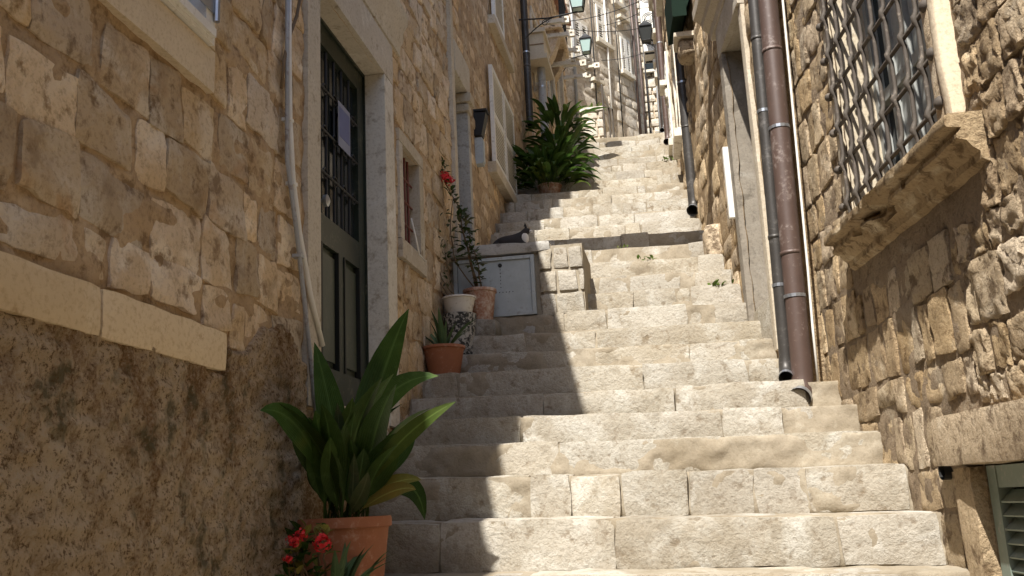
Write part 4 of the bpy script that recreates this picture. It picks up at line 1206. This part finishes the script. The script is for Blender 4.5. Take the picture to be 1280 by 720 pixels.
small_leaf = mesh_from('small_leaf', *blade_mesh(.055, .030, .7, 4, .3, .15), 'leaf_dull')
small_leaf_b = mesh_from('small_leaf_green', *blade_mesh(.06, .034, .6, 4, .3, .15), 'leaf_deep')


def leaves_on(parent, pts, n, scale=1., meshes=(small_leaf,), spread=.02, name='leaf', start=.3):
    for _ in range(n):
        p = pts[rp.randrange(int(len(pts) * start), len(pts))] + Vector((rp.uniform(-1, 1), rp.uniform(-1, 1), rp.uniform(-1, 1))) * spread
        leaf_object(rp.choice(meshes), parent, p, rp.uniform(0, 6.28), rp.uniform(.4, 1.7), scale * rp.uniform(.6, 1.2), name=name)


for pts in ([(WP[0] - .05, WP[1], 1.5), px3(540, 340, 6.8), px3(538, 300, 6.75), px3(545, 270, 6.8)], [(WP[0], WP[1], 1.5), px3(552, 350, 6.8), px3(545, 320, 6.8), px3(553, 300, 6.85)], [(WP[0] - .02, WP[1], 1.5), px3(560, 340, 6.85), px3(556, 315, 6.85)]):
    o, q = stem(wpn, pts, .006, .003); leaves_on(wpn, q, 14, .9, spread=.03)

# leggy plant with a red flower head in the weathered pot
FP = (-1.372, 7.0, 1.36)
stn = block_obj('loose_stone', 'stone_step', None, (-1.35, 6.99, 1.295), (1, 0, 0), (0, 0, 1), (0, -1, 0), .12, .075, .11, r=.03, amp=.02, div=(5, 4, 4), back=True, seed=3)
tag(stn, 'small pale stone block propping up the weathered terracotta pot', 'stone')
fp = empty('potted_plant', FP, 'tall straggly stemmed plant with a red flower head in a weathered terracotta pot', 'plant', 'pots along the left wall')
pot(fp, FP, .13, .25, 'terracotta_old')
for k, pts in enumerate(([(FP[0], FP[1], 1.58), px3(590, 330, 6.95), px3(578, 290, 6.95), px3(575, 262, 6.95), px3(560, 235, 6.95)], [(FP[0] - .02, FP[1], 1.58), px3(585, 320, 6.9), px3(588, 295, 6.9), px3(580, 275, 6.9)],
                         [(FP[0] + .02, FP[1], 1.58), px3(598, 335, 6.9), px3(592, 312, 6.9)], [px3(560, 235, 6.95), px3(553, 215, 6.95), px3(550, 195, 6.95)], [(FP[0], FP[1], 1.58), px3(570, 330, 7.0), px3(562, 280, 7.0), px3(566, 250, 7.0)])):
    o, q = stem(fp, pts, .010 if k == 0 else .006, .003); leaves_on(fp, q, (46, 44, 34, 18, 20)[k], 1.25, (small_leaf, small_leaf, small_leaf_b), .035)


def petals(c, R, n, parent, rg, name='flower', mat='red_petal'):
    mb = MB()
    for _ in range(n):
        d = Vector((rg.gauss(0, 1), rg.gauss(0, 1), rg.gauss(0, .8))).normalized(); u = d.orthogonal().normalized(); v = d.cross(u); p = Vector(c) + d * R * rg.uniform(.3, 1.0); s = R * rg.uniform(.35, .6)
        mb.add([p - u * s * .6, p + v * s * .5 + d * s * .25, p + u * s * .6, p - v * s * .5 + d * s * .25], [(0, 1, 2, 3)])
    return mb.build(name, mat, parent)


petals(px3(556, 222, 6.93), .055, 46, fp, rp); petals(px3(562, 226, 6.93), .045, 30, fp, rp)

# red flowered plant at the foot of the big pot
RP_ = (-1.38, 3.66, -.74)
rpn = empty('potted_plant', RP_, 'small plant with red blooms and pointed leaves in front of the big terracotta pot', 'plant', 'pots along the left wall')
pot(rpn, RP_, .12, .40, 'terracotta_old')
sl2 = mesh_from('pointed_leaf', *blade_mesh(.26, .032, .7, 7, .35, 0), 'leaf_aloe'); sl3 = mesh_from('round_leaf', *blade_mesh(.07, .04, .6, 4, .3, .1), 'leaf_deep'); sl4 = mesh_from('yellow_leaf', *blade_mesh(.06, .035, .6, 4, .3, .1), 'leaf_yellow')
for i in range(16): leaf_object(sl2, rpn, (RP_[0] + .05 + rp.uniform(-.05, .07), RP_[1] + rp.uniform(-.05, .05), -.36), rp.uniform(-1.5, 1.9), rp.uniform(.1, .7), rp.uniform(.8, 1.25))
for tp in ((368, 674), (402, 676), (376, 666), (360, 700), (396, 660), (366, 700), (380, 695), (372, 690)):
    o, q = stem(rpn, [(RP_[0] + rp.uniform(-.04, .04), RP_[1], -.38), px3(tp[0] + rp.uniform(-5, 5), tp[1] + 30, 3.62), px3(*tp, 3.6)], .005, .003); leaves_on(rpn, q, 9, 1., (sl3, sl3, sl4), .03)
for c, R in (((366, 676), .027), ((377, 668), .025), ((402, 678), .038), ((360, 699), .020), ((371, 674), .021)): petals(px3(*c, 3.50), R, 44, rpn, rp)
for i in range(36):
    a = rp.uniform(-1.9, 2.4); leaf_object(rp.choice((asp0, asp0, asp1)), bp, (BP[0] + rp.uniform(-.07, .10), BP[1] + rp.uniform(-.12, .02), -.06), a, rp.uniform(.0, .5), rp.uniform(.75, 1.4), rp.uniform(-.8, .8))
for _ in range(7):
    leaf_object(sl4, rpn, px3(400 + rp.uniform(-10, 12), 667 + rp.uniform(-5, 5), 3.58), rp.uniform(0, 6), rp.uniform(.5, 1.5), rp.uniform(.6, 1.))

# ground creeper by the pot
gc = empty('creeper', (-1.0, 4.05, -.48), 'low dark green creeper growing on the shaded step beside the big pot', 'plant')
for _ in range(60): leaf_object(sl3, gc, (-1.02 + rp.gauss(0, .10), 4.02 + rp.gauss(0, .06), -.485 + rp.uniform(0, .10)), rp.uniform(0, 6), rp.uniform(.3, 1.5), rp.uniform(.5, 1.0))


def weeds(px, py, Y, label, n, s, mesh=None, grp='weeds in the joints of the steps'):
    p = px3(px, py, Y); p.z = floor_z(Y + .01) + TILT * p.x
    e = empty('weed', p, label, 'weed', grp)
    for _ in range(n): leaf_object(mesh or sl3w, e, p + Vector((rp.gauss(0, .05 * s), -.012 + rp.uniform(-.03, .02) * s, rp.uniform(-.02, .02) * s)), rp.uniform(0, 6), rp.uniform(.1, 1.3), s * rp.uniform(.5, 1.1))


sl3w = mesh_from('weed_leaf', *blade_mesh(.06, .03, .6, 4, .3, .1), 'leaf_bright')
weeds(805, 313, 8.08, 'bright green weed sprouting below the narrow cast shadow', 18, .9)
weeds(778, 304, 8.40, 'tiny green sprout inside the narrow cast shadow', 8, .7)
weeds(897, 343, 7.46, 'pale weed growing against the right hand wall base', 16, 1.0)
weeds(815, 211, 11.0, 'small weed on the sunlit upper steps', 9, .8)
weeds(838, 201, 11.5, 'weed tuft at the right edge of the upper steps', 12, .9)

# aspidistra clumps further up
asp = [mesh_from('clump_leaf', *blade_mesh(.62, w, b, 8, .3, .3), m) for w, b, m in ((.115, 1.2, 'leaf_deep'), (.10, 1.7, 'leaf_deep'), (.12, .8, 'leaf_deep'), (.11, 1.5, 'leaf_deep'), (.10, 1.9, 'leaf_bright'))]


def clump(c, n, R, s, label, h=.25, meshes=asp):
    e = empty('potted_plant', c, label, 'plant'); rg = random.Random(n)
    pot(e, c, .20 * s, .26 * s, 'terracotta_old')
    for i in range(n):
        a = rg.uniform(0, 6.283); r = R * math.sqrt(rg.random()); leaf_object(rg.choice(meshes), e, (c[0] + r * math.cos(a), c[1] + r * math.sin(a), c[2] + .12 * s + rg.uniform(0, h)), a + rg.uniform(-.5, .5), rg.uniform(.05, 1.25), s * rg.uniform(.6, 1.15))
    return e


clump((-1.20, 10.62, 3.43), 280, .24, .72, 'large dark leafy potted plant crowding the steps below the shutters', .30)
clump((-1.18, 11.85, 4.12), 150, .20, .75, 'second leafy potted plant standing behind the larger leafy clump', .72)
bl = [mesh_from('bush_leaf', *blade_mesh(.20, .05, .9, 5, .3, .1), 'leaf_bright'), mesh_from('bush_leaf', *blade_mesh(.22, .04, 1.1, 5, .3, .1), 'leaf_bright')]
clump((-.50, 15.9, 5.68), 70, .16, .95, 'bright green bush beside the far iron railing', .18, bl)

# stone planter at the crest
pl = empty('planter', (-.85, 14.0, 5.25), 'stone planter box with trailing greenery at the crest of the stairs', 'planter')
mb = MB(); mb.box(-1.0, -.68, 13.75, 14.6, 5.0, 5.80); mb.build('core', 'mortar_far', pl)
rg = random.Random(2); z = 5.22
while z < 5.74:
    hh = rg.uniform(.11, .16); x = -1.0
    while x < -.70:
        l = rg.uniform(.12, .28); x1 = min(x + l, -.67); block_obj('stone', 'stone_far', pl, ((x + x1) / 2, 13.77, z + hh / 2), (1, 0, 0), (0, 0, 1), (0, -1, 0), (x1 - x) / 2 - .006, hh / 2 - .006, .05, r=.02, amp=.014, div=(4, 3, 1), seed=rg.randint(0, 99)); x = x1
    z += hh
wp_, fs_ = rblock((-.84, 14.17, 5.83), (1, 0, 0), (0, 1, 0), (0, 0, 1), .19, .47, .035, r=.015, amp=.012, div=(6, 6, 1), back=True); mb = MB(); mb.add(wp_, fs_); mb.build('coping', 'stone_pale', pl)
for _ in range(60): leaf_object(rg.choice(bl), pl, (rg.uniform(-1.0, -.72), rg.uniform(13.8, 14.2), 5.86), rg.uniform(0, 6), rg.uniform(.2, 1.4), rg.uniform(.4, .9))

# ------------------------------------------------------------------ cat
def build_cat():
    e = empty('cat', (-1.17, 7.42, 2.0), 'dark cat with white chest lying on top of the stone block', 'cat')
    jo = [((-.14, 0, .065), .055), ((-.07, 0, .080), .065), ((.01, 0, .082), .060), ((.07, -.005, .095), .046), ((.105, -.012, .135), .034), ((.125, -.018, .165), .036), ((.158, -.025, .155), .018),
          ((.09, -.035, .055), .026), ((.135, -.040, .016), .015), ((.09, .035, .055), .026), ((.13, .040, .016), .015), ((-.13, -.045, .045), .036), ((-.07, -.065, .018), .018), ((-.13, .045, .045), .036), ((-.07, .065, .018), .018), ((-.19, .02, .035), .018), ((-.21, .08, .018), .014), ((-.14, .13, .014), .011)]
    ed = [(0, 1), (1, 2), (2, 3), (3, 4), (4, 5), (5, 6), (3, 7), (7, 8), (3, 9), (9, 10), (0, 11), (11, 12), (0, 13), (13, 14), (0, 15), (15, 16), (16, 17)]
    me = bpy.data.meshes.new('body'); me.from_pydata([p for p, r in jo], ed, []); o = bpy.data.objects.new('body', me); COL.objects.link(o)
    o.parent = e
    m = o.modifiers.new('skin', 'SKIN'); m.use_smooth_shade = True
    for i, (p, r) in enumerate(jo): me.skin_vertices[0].data[i].radius = (r, r)
    me.skin_vertices[0].data[0].use_root = True
    o.modifiers.new('sub', 'SUBSURF').render_levels = 2; o.modifiers['sub'].levels = 2
    me.materials.append(MATS['cat_dark'])
    for sx in (-1, 1):
        mb = MB(); c = Vector((.118, -.018 + sx * .020, .192)); mb.add([c + Vector((-.012, 0, 0)), c + Vector((.012, -.010, 0)), c + Vector((.010, .012, 0)), c + Vector((.002, sx * .004, .034))], [(0, 1, 3), (1, 2, 3), (2, 0, 3), (0, 2, 1)])
        q = mb.build('ear', 'cat_dark'); q.parent = e
    mb = MB(); R = .034; mb.lathe([(max(.001, R * math.sin(t)), -R * 1.5 * math.cos(t)) for t in np.linspace(0, math.pi, 9)], (.108, -.024, .098), 12); q = mb.build('chest', 'cat_white', smooth=True); q.parent = e
    mb = MB(); R = .014; mb.lathe([(max(.001, R * math.sin(t)), -R * math.cos(t)) for t in np.linspace(0, math.pi, 7)], (.163, -.028, .150), 10); q = mb.build('muzzle', 'cat_white', smooth=True); q.parent = e
    for sx in (-1, 1):
        mb = MB(); R = .005; mb.lathe([(max(.0005, R * math.sin(t)), -R * math.cos(t)) for t in np.linspace(0, math.pi, 6)], (.150, -.026 + sx * .014, .176), 8); q = mb.build('eye', 'brass', smooth=True); q.parent = e


build_cat()

# ------------------------------------------------------------------ conduits and small fittings on the left wall
def pipe_thing(name, pts, r, mat, label, cat_, clips=()):
    e = empty(name, pts[-1], label, cat_)
    mb = MB(); mb.tube(pts, r, 8); mb.build('tube', mat, e, smooth=True)
    for c in clips:
        mb = MB(); v = Vector(c); mb.box(v.x - .03, v.x + .012, v.y - .02, v.y + .02, v.z - .008, v.z + .008); mb.build('clip', mat, e)
    return e


xo = LX + .035
q = lambda a, b: Vector(onX(a, b, xo))
pipe_thing('cable_conduit', [q(361, -60), q(361, 60), q(362, 150), q(366, 225), q(374, 290), q(388, 370), q(403, 432)], .014, 'cable_white', 'cream cable conduit bending down beside the door frame towards the sill', 'conduit', [q(362, 150), q(367, 230)])
pipe_thing('cable_conduit', [q(360, -60), q(359, 60), q(359, 200), q(372, 300), q(383, 400), q(392, 480), q(397, 540)], .011, 'grey_pipe', 'thin grey conduit running down into the big potted plant', 'conduit', [q(375, 320)])
pipe_thing('dead_vine', [Vector(onX(*p, LX + .03)) for p in ((378, -20), (371, 20), (362, 45), (355, 75), (352, 110))], .008, 'twig', 'dry brown twist of old cable hanging by the cream conduit', 'cable')
pipe_thing('white_stick', [Vector(onX(514, 273, LX + .04)), Vector(onX(520, 298, LX + .05)), Vector(onX(524, 318, LX + .06)), Vector(onX(531, 326, LX + .07))], .006, 'white_paint', 'thin white stick hooked over the sill of the small red window', 'stick')

# ------------------------------------------------------------------ left side, further up: pipes, bay, lanterns
downpipe(-1.56, 11.95, .05, 4.9, 8.4, 'dark_pipe', 'dark brown downpipe on the left between the shutters and the beige bay', group='downpipes on the left hand houses', clamps=(6.0, 7.2), edir=(.3, -1))
downpipe(-1.48, 12.9, .06, 5.1, 6.75, 'grey_pipe', 'pale grey downpipe under the beige bay', group='downpipes on the left hand houses', clamps=(5.9,), edir=(.3, -1))
by = empty('bay_box', (-1.4, 12.6, 6.2), 'beige boxed bay with moulded edges jutting from the left hand house', 'bay')
mb = MB(); mb.box(-1.64, -1.39, 12.62, 13.3, 6.28, 6.62); mb.build('body', 'beige_box', by)
mb = MB(); mb.box(-1.64, -1.36, 12.58, 13.33, 6.622, 6.69); mb.build('cornice', 'beige_box', by)
mb = MB(); mb.box(-1.64, -1.345, 12.57, 13.34, 6.20, 6.278); mb.build('base_moulding', 'beige_box', by)
mb = MB(); mb.box(-1.64, -1.388, 12.612, 12.619, 6.44, 6.455); mb.build('groove', 'wood_old', by)
bs = empty('balcony', (-1.2, 15.2, 7.6), 'stone balcony slab on a scrolled corbel beyond the beige bay', 'balcony')
mb = MB(); mb.box(-1.58, -1.28, 14.4, 15.6, 7.62, 7.76); mb.build('slab', 'stone_left', bs)
mb = MB(); pr = [(-1.56, 7.1), (-1.50, 7.14), (-1.44, 7.24), (-1.36, 7.46), (-1.32, 7.618), (-1.56, 7.618)]
for a, b in ((14.5, 14.75), (15.2, 15.45)):
    mb = MB(); n = len(pr); mb.add([(x, a, z) for x, z in pr] + [(x, b, z) for x, z in pr], [tuple(range(n)), tuple(range(2 * n - 1, n - 1, -1))] + [(i, (i + 1) % n + 0, (i + 1) % n + n, i + n)[::-1] for i in range(n)]); mb.build('corbel', 'stone_left', bs)
for i in range(7):
    mb = MB(); mb.tube([(-1.30, 14.45 + i * .18, 7.76), (-1.30, 14.45 + i * .18, 8.55)], .010, 6); mb.build('baluster', 'iron_black', bs)
mb = MB(); mb.box(-1.32, -1.28, 14.4, 15.6, 8.55, 8.59); mb.build('handrail', 'iron_black', bs)


def lantern(c, s, wall_x, label, group='street lanterns on wall brackets', glass='lantern_glass', frame='iron_black'):
    c = Vector(c); e = empty('wall_lantern', c, label, 'lantern', group)
    w0, w1, H = .085 * s, .13 * s, .30 * s
    mb = MB(); ring = lambda w, z: [c + Vector((sx * w, sy * w, z)) for sx, sy in ((-1, -1), (1, -1), (1, 1), (-1, 1))]
    b, t = ring(w0, 0), ring(w1, H)
    for i in range(4):
        mb.tube([b[i], t[i]], .010 * s, 5); mb.tube([b[i], b[(i + 1) % 4]], .010 * s, 5); mb.tube([t[i], t[(i + 1) % 4]], .012 * s, 5)
    mb.build('frame', frame, e)
    mb = MB(); bi, ti = ring(w0 * .93, .005), ring(w1 * .95, H - .005); mb.add(bi + ti, [(0, 1, 5, 4), (1, 2, 6, 5), (2, 3, 7, 6), (3, 0, 4, 7), (0, 3, 2, 1)]); mb.build('glass', glass, e)
    mb = MB(); r0, r1, r2 = ring(w1 * 1.1, H + .012 * s), ring(w1 * .55, H + .10 * s), ring(w1 * .3, H + .16 * s)
    mb.add(r0 + r1 + r2, [(0, 1, 5, 4), (1, 2, 6, 5), (2, 3, 7, 6), (3, 0, 4, 7), (4, 5, 9, 8), (5, 6, 10, 9), (6, 7, 11, 10), (7, 4, 8, 11), (8, 9, 10, 11), (3, 2, 1, 0)]); mb.tube([c + Vector((0, 0, H + .16 * s)), c + Vector((0, 0, H + .22 * s))], .014 * s, 6); mb.build('cap', frame, e)
    wx = wall_x; zb = c.z - .02
    mb = MB(); mb.tube([(wx, c.y, zb - .02), ((wx + c.x) / 2, c.y, zb - .05), (c.x, c.y, zb - .01)], .012 * s, 6)
    sg = 1 if c.x > wx else -1; L = abs(c.x - wx)
    mb.tube([(wx + sg * L * (.1 + .55 * t) + 0, c.y, zb - .32 * s * (1 - t) ** 1.6 - .04) for t in np.linspace(0, 1, 8)], .009 * s, 6)
    mb.tube([(wx + sg * (L * .45 + .06 * s * math.cos(t) * (1 - t / 14)), c.y, zb - .13 * s + .06 * s * math.sin(t) * (1 - t / 14)) for t in np.linspace(0, 9, 22)], .007 * s, 5)
    mb.build('bracket', frame, e)
    return e


lantern(tuple(onY(722, 12, 11.8)), .85, -1.63, 'large pale green glass street lantern hung beyond the white shutters')
lantern(tuple(onY(733, 66, 16.4)), .8, -1.52, 'green glass lantern on a scrolled bracket past the balcony')
lantern(tuple(onY(753, 110, 18.9)), .75, -1.10, 'small lantern on the sunlit turned house front')
_p = onY(808, 52, 15.0); lantern((_p[0], 15.0, _p[2]), .8, .30, 'black lantern box on a long arm against the right hand houses', glass='door_dark')

# pierced stone brackets for washing poles
for i, (px, py, Y) in enumerate(((721, 62, 15.6), (716, 78, 15.0), (729, 79, 16.0), (736, 77, 16.5), (735, 94, 16.6), (714, 42, 14.5), (707, 25, 13.9), (746, 82, 18.0))):
    X = WLC.pt(Y, 0)[0] if Y < 17 else WLD.pt(Y, 0)[0]; p = onY(px, py, Y); c = Vector((max(p[0], X + .06), Y, p[2])); x0 = X - .02
    e = empty('pierced_bracket', c, 'white pierced stone bracket on the shaded upper left house', 'bracket', 'pierced stone brackets for washing poles')
    mb = MB(); s = .055
    for a, b, d, f in ((-s, -s * .4, -s, s), (s * .4, s, -s, s), (-s * .4, s * .4, -s, -s * .4), (-s * .4, s * .4, s * .4, s)): mb.box(c.x + a, c.x + b, c.y - .03, c.y + .03, c.z + d, c.z + f)
    mb.build('eye', 'stone_pale', e)
    if c.x - s > x0: mb = MB(); mb.box(x0, c.x - s - .001, c.y - .028, c.y + .028, c.z - s * .6, c.z + s * .6); mb.build('arm', 'stone_pale', e)

# iron railing by the planter
rl = empty('railing', (-.72, 14.3, 5.4), 'thin pale iron handrail climbing past the planter', 'railing')
for (y, h) in ((13.72, .95), (15.6, .95), (17.2, .95)):
    z = floor_z(y); mb = MB(); mb.tube([(-.66, y, z), (-.66, y, z + h)], .016, 7); mb.build('post', 'iron', rl)
mb = MB(); mb.tube([(-.66, 13.72, floor_z(13.72) + .95), (-.66, 15.6, floor_z(15.6) + .95), (-.66, 17.2, floor_z(17.2) + .95)], .014, 7); mb.build('handrail', 'grey_pipe', rl)

# ------------------------------------------------------------------ right side, further up
aw = empty('awning', (.4, 8.6, 4.2), 'folded dark green awning hanging from the right hand house', 'awning')
pa = [(.50, 5.05), (.38, 5.0), (.30, 4.75), (.305, 4.36), (.42, 4.39), (.50, 4.6)]
mb = MB(); n = len(pa)
vs_ = [(x, 8.30, z) for x, z in pa] + [(x - .05, 8.95, z + .02) for x, z in pa]
mb.add(vs_, [tuple(range(n)), tuple(range(2 * n - 1, n - 1, -1))] + [(i, i + n, (i + 1) % n + n, (i + 1) % n) for i in range(n)]); mb.build('cloth', 'awning_green', aw)
mb = MB(); mb.box(.30, .43, 8.28, 8.295, 4.34, 4.48); mb.build('valance', 'awning_green', aw)
for y in (8.35, 8.9): mb = MB(); mb.box(.34, .52, y, y + .03, 4.96, 4.99); mb.build('arm', 'iron_black', aw)
cb = empty('corbel', (.42, 8.6, 3.95), 'rounded stone corbel under the green awning', 'corbel')
wp_, fs_ = rblock((.43, 8.6, 4.12), (1, 0, 0), (0, 1, 0), (0, 0, 1), .10, .14, .09, r=.06, amp=.02, div=(6, 6, 5), back=True); mb = MB(); mb.add(wp_, fs_); mb.build('stone', 'stone_right', cb, smooth=True)
wp_, fs_ = rblock((.425, 8.6, 4.235), (1, 0, 0), (0, 1, 0), (0, 0, 1), .13, .17, .025, r=.01, amp=.008, div=(4, 4, 1), back=True); mb = MB(); mb.add(wp_, fs_); mb.build('slab', 'stone_frame', cb)


def ac_unit(px, py, Y, xw, label, w=.55, h=.42):
    p = onY(px, py, Y); e = empty('air_conditioner', (xw, Y, p[2]), label, 'air conditioner', 'air conditioners on the far houses')
    x = xw - .30; mb = MB(); mb.box(x, xw - .02, Y - .02, Y + w, p[2], p[2] + h); mb.build('casing', 'white_paint', e)
    mb = MB(); c = Vector((x + .14, Y - .022, p[2] + h * .5))
    for r in (.11, .08, .05): mb.tube([c + Vector((r * math.cos(t), 0, r * math.sin(t))) for t in np.linspace(0, 6.283, 17)], .006, 5)
    mb.build('fan_grille', 'iron_black', e)
    for k in (.05, w - .1): mb = MB(); mb.box(x + .02, xw, Y + k, Y + k + .03, p[2] - .03, p[2] - .001); mb.build('support', 'iron_black', e)


ac_unit(794, 38, 16.8, WRD.pt(16.8, 0)[0], 'white air conditioner above the black lantern arm')
ac_unit(790, 12, 17.4, WRD.pt(17.4, 0)[0], 'white air conditioner near the top of the narrow sunlit house')
ac_unit(795, 66, 18.2, WRD.pt(18.2, 0)[0], 'white air conditioner below the black lantern arm')
for i, (px, Y, r, z0, z1, m) in enumerate(((786, 18.6, .035, 7.0, 11.8, 'copper_pipe'), (795, 16.9, .035, 6.35, 11.8, 'copper_pipe'), (803, 15.6, .03, 5.9, 11.8, 'grey_pipe'), (813, 14.4, .035, 5.6, 11.8, 'dark_pipe'))):
    X = WRD.pt(Y, 0)[0] - .06
    downpipe(X, Y, r, z0, z1, m, ('slim brown pipe at the far end of the narrow sunlit house', 'slim brown pipe in the middle of the narrow sunlit house', 'slim pale grey pipe on the narrow sunlit house', 'slim dark pipe at the near end of the narrow sunlit house')[i], clamps=(z0 + 1.5, z0 + 3.2))


def ledge(W, Y, z, w, d, label):
    e = empty('wall_ledge', W.pt(Y, z, 0), label, 'ledge', 'stone ledges on the far houses')
    W.block('slab', 'stone_pale', e, Y - w / 2, Y + w / 2, z, z + .08, -.03, d, div=(4, 2, 3), r=.01, amp=.006)
    for s in (-1, 1): W.block('console', 'stone_pale', e, Y + s * w * .32 - .04, Y + s * w * .32 + .04, z - .16, z - .002, -.03, d * .6, div=(2, 3, 3), r=.03, amp=.006)


for W, Y, z in ((WRD, 14.6, 6.55), (WRD, 16.4, 7.4), (WRD, 15.3, 8.35), (WRD, 18.4, 8.6), (WRC, 11.9, 5.2), (WRC, 12.8, 6.4), (WRC, 13.5, 7.3), (WLD, 18.3, 8.3), (WLD, 19.4, 10.2)):
    ledge(W, Y, z, .36, .14, 'pale stone ledge on consoles jutting from ' + {id(WRD): 'the narrow sunlit house with the lantern arm', id(WRC): 'the house under the green awning', id(WLD): 'the turned sunlit house'}[id(W)])
# washing lines and cables across the upper street
for i, (a, b, sag, lab) in enumerate((((-1.50, 15.5, 8.3), (.30, 15.3, 8.5), .12, 'thin black cable slung across the street past the balcony'), ((-1.52, 14.2, 7.6), (.30, 17.0, 8.8), .15, 'slack black cable crossing above the planter'), ((-1.0, 18.9, 9.9), (.32, 17.5, 9.5), .1, 'thin cable hung before the turned sunlit house'), ((-1.1, 18.6, 9.0), (.33, 18.6, 9.1), .1, 'lowest thin cable strung near the far end'))):
    A, B = Vector(a), Vector(b); mb = MB(); mb.tube([A.lerp(B, t) + Vector((0, 0, -sag * 4 * t * (1 - t))) for t in np.linspace(0, 1, 12)], .007, 5); tag(mb.build('overhead_cable', 'iron_black'), lab, 'cable', 'cables over the upper street')
# unseen pole, added overhead to throw the narrow shadow across the steps
_s = LDIR * (2.75 / LDIR.z)
A = Vector((-1.15, 8.66, 2.22)) + _s; B = Vector((.47, 8.66, 2.27)) + _s
d = (B - A).normalized(); A = A - d * .9; B = B + d * .4
pe = empty('shadow_pole', A, 'unseen wooden pole added high over the steps to cast a narrow shadow', 'pole')
mb = MB(); mb.tube([A.lerp(B, t) for t in np.linspace(0, 1, 9)], .14, 12); mb.build('shaft', 'wood_old', pe, smooth=True)
for P in (A, B): mb = MB(); mb.tube([P - d * .02, P + d * .05], .152, 12); mb.build('end_ring', 'iron', pe)

# thin service pipes and wires on the turned house and the far front
for i, Y in enumerate((17.6, 18.25, 18.75, 19.1, 19.75)):
    p0, p1 = WLD.pt(Y, floor_z(Y) + .3, .05), WLD.pt(Y + .02, 11.8, .05)
    pipe_thing('service_pipe', [p1, (p0 + p1) / 2 + np.array([.012, 0, 0]), p0], (.03, .014, .02, .012, .03)[i], ('grey_pipe', 'iron_black', 'white_paint', 'iron_black', 'copper_pipe')[i],
               ('pale grey service pipe next to the lowest shutters of the turned sunlit house', 'thin black wire down the turned sunlit house by its lowest shutters', 'white service pipe in the middle of the turned sunlit house', 'thin black wire right of the white service pipe', 'brown service pipe at the far corner of the turned sunlit house')[i], 'pipe')
for i, X in enumerate((-.10, .02, .28)):
    pipe_thing('service_pipe', [Vector((X, 22.82, 13.5)), Vector((X + .01, 22.82, 10)), Vector((X, 22.82, 8.2))], (.03, .02, .035)[i], ('copper_pipe', 'iron_black', 'grey_pipe')[i], ('brown pipe on the far house front', 'black wire on the far house front', 'pale grey pipe on the far house front')[i], 'pipe')
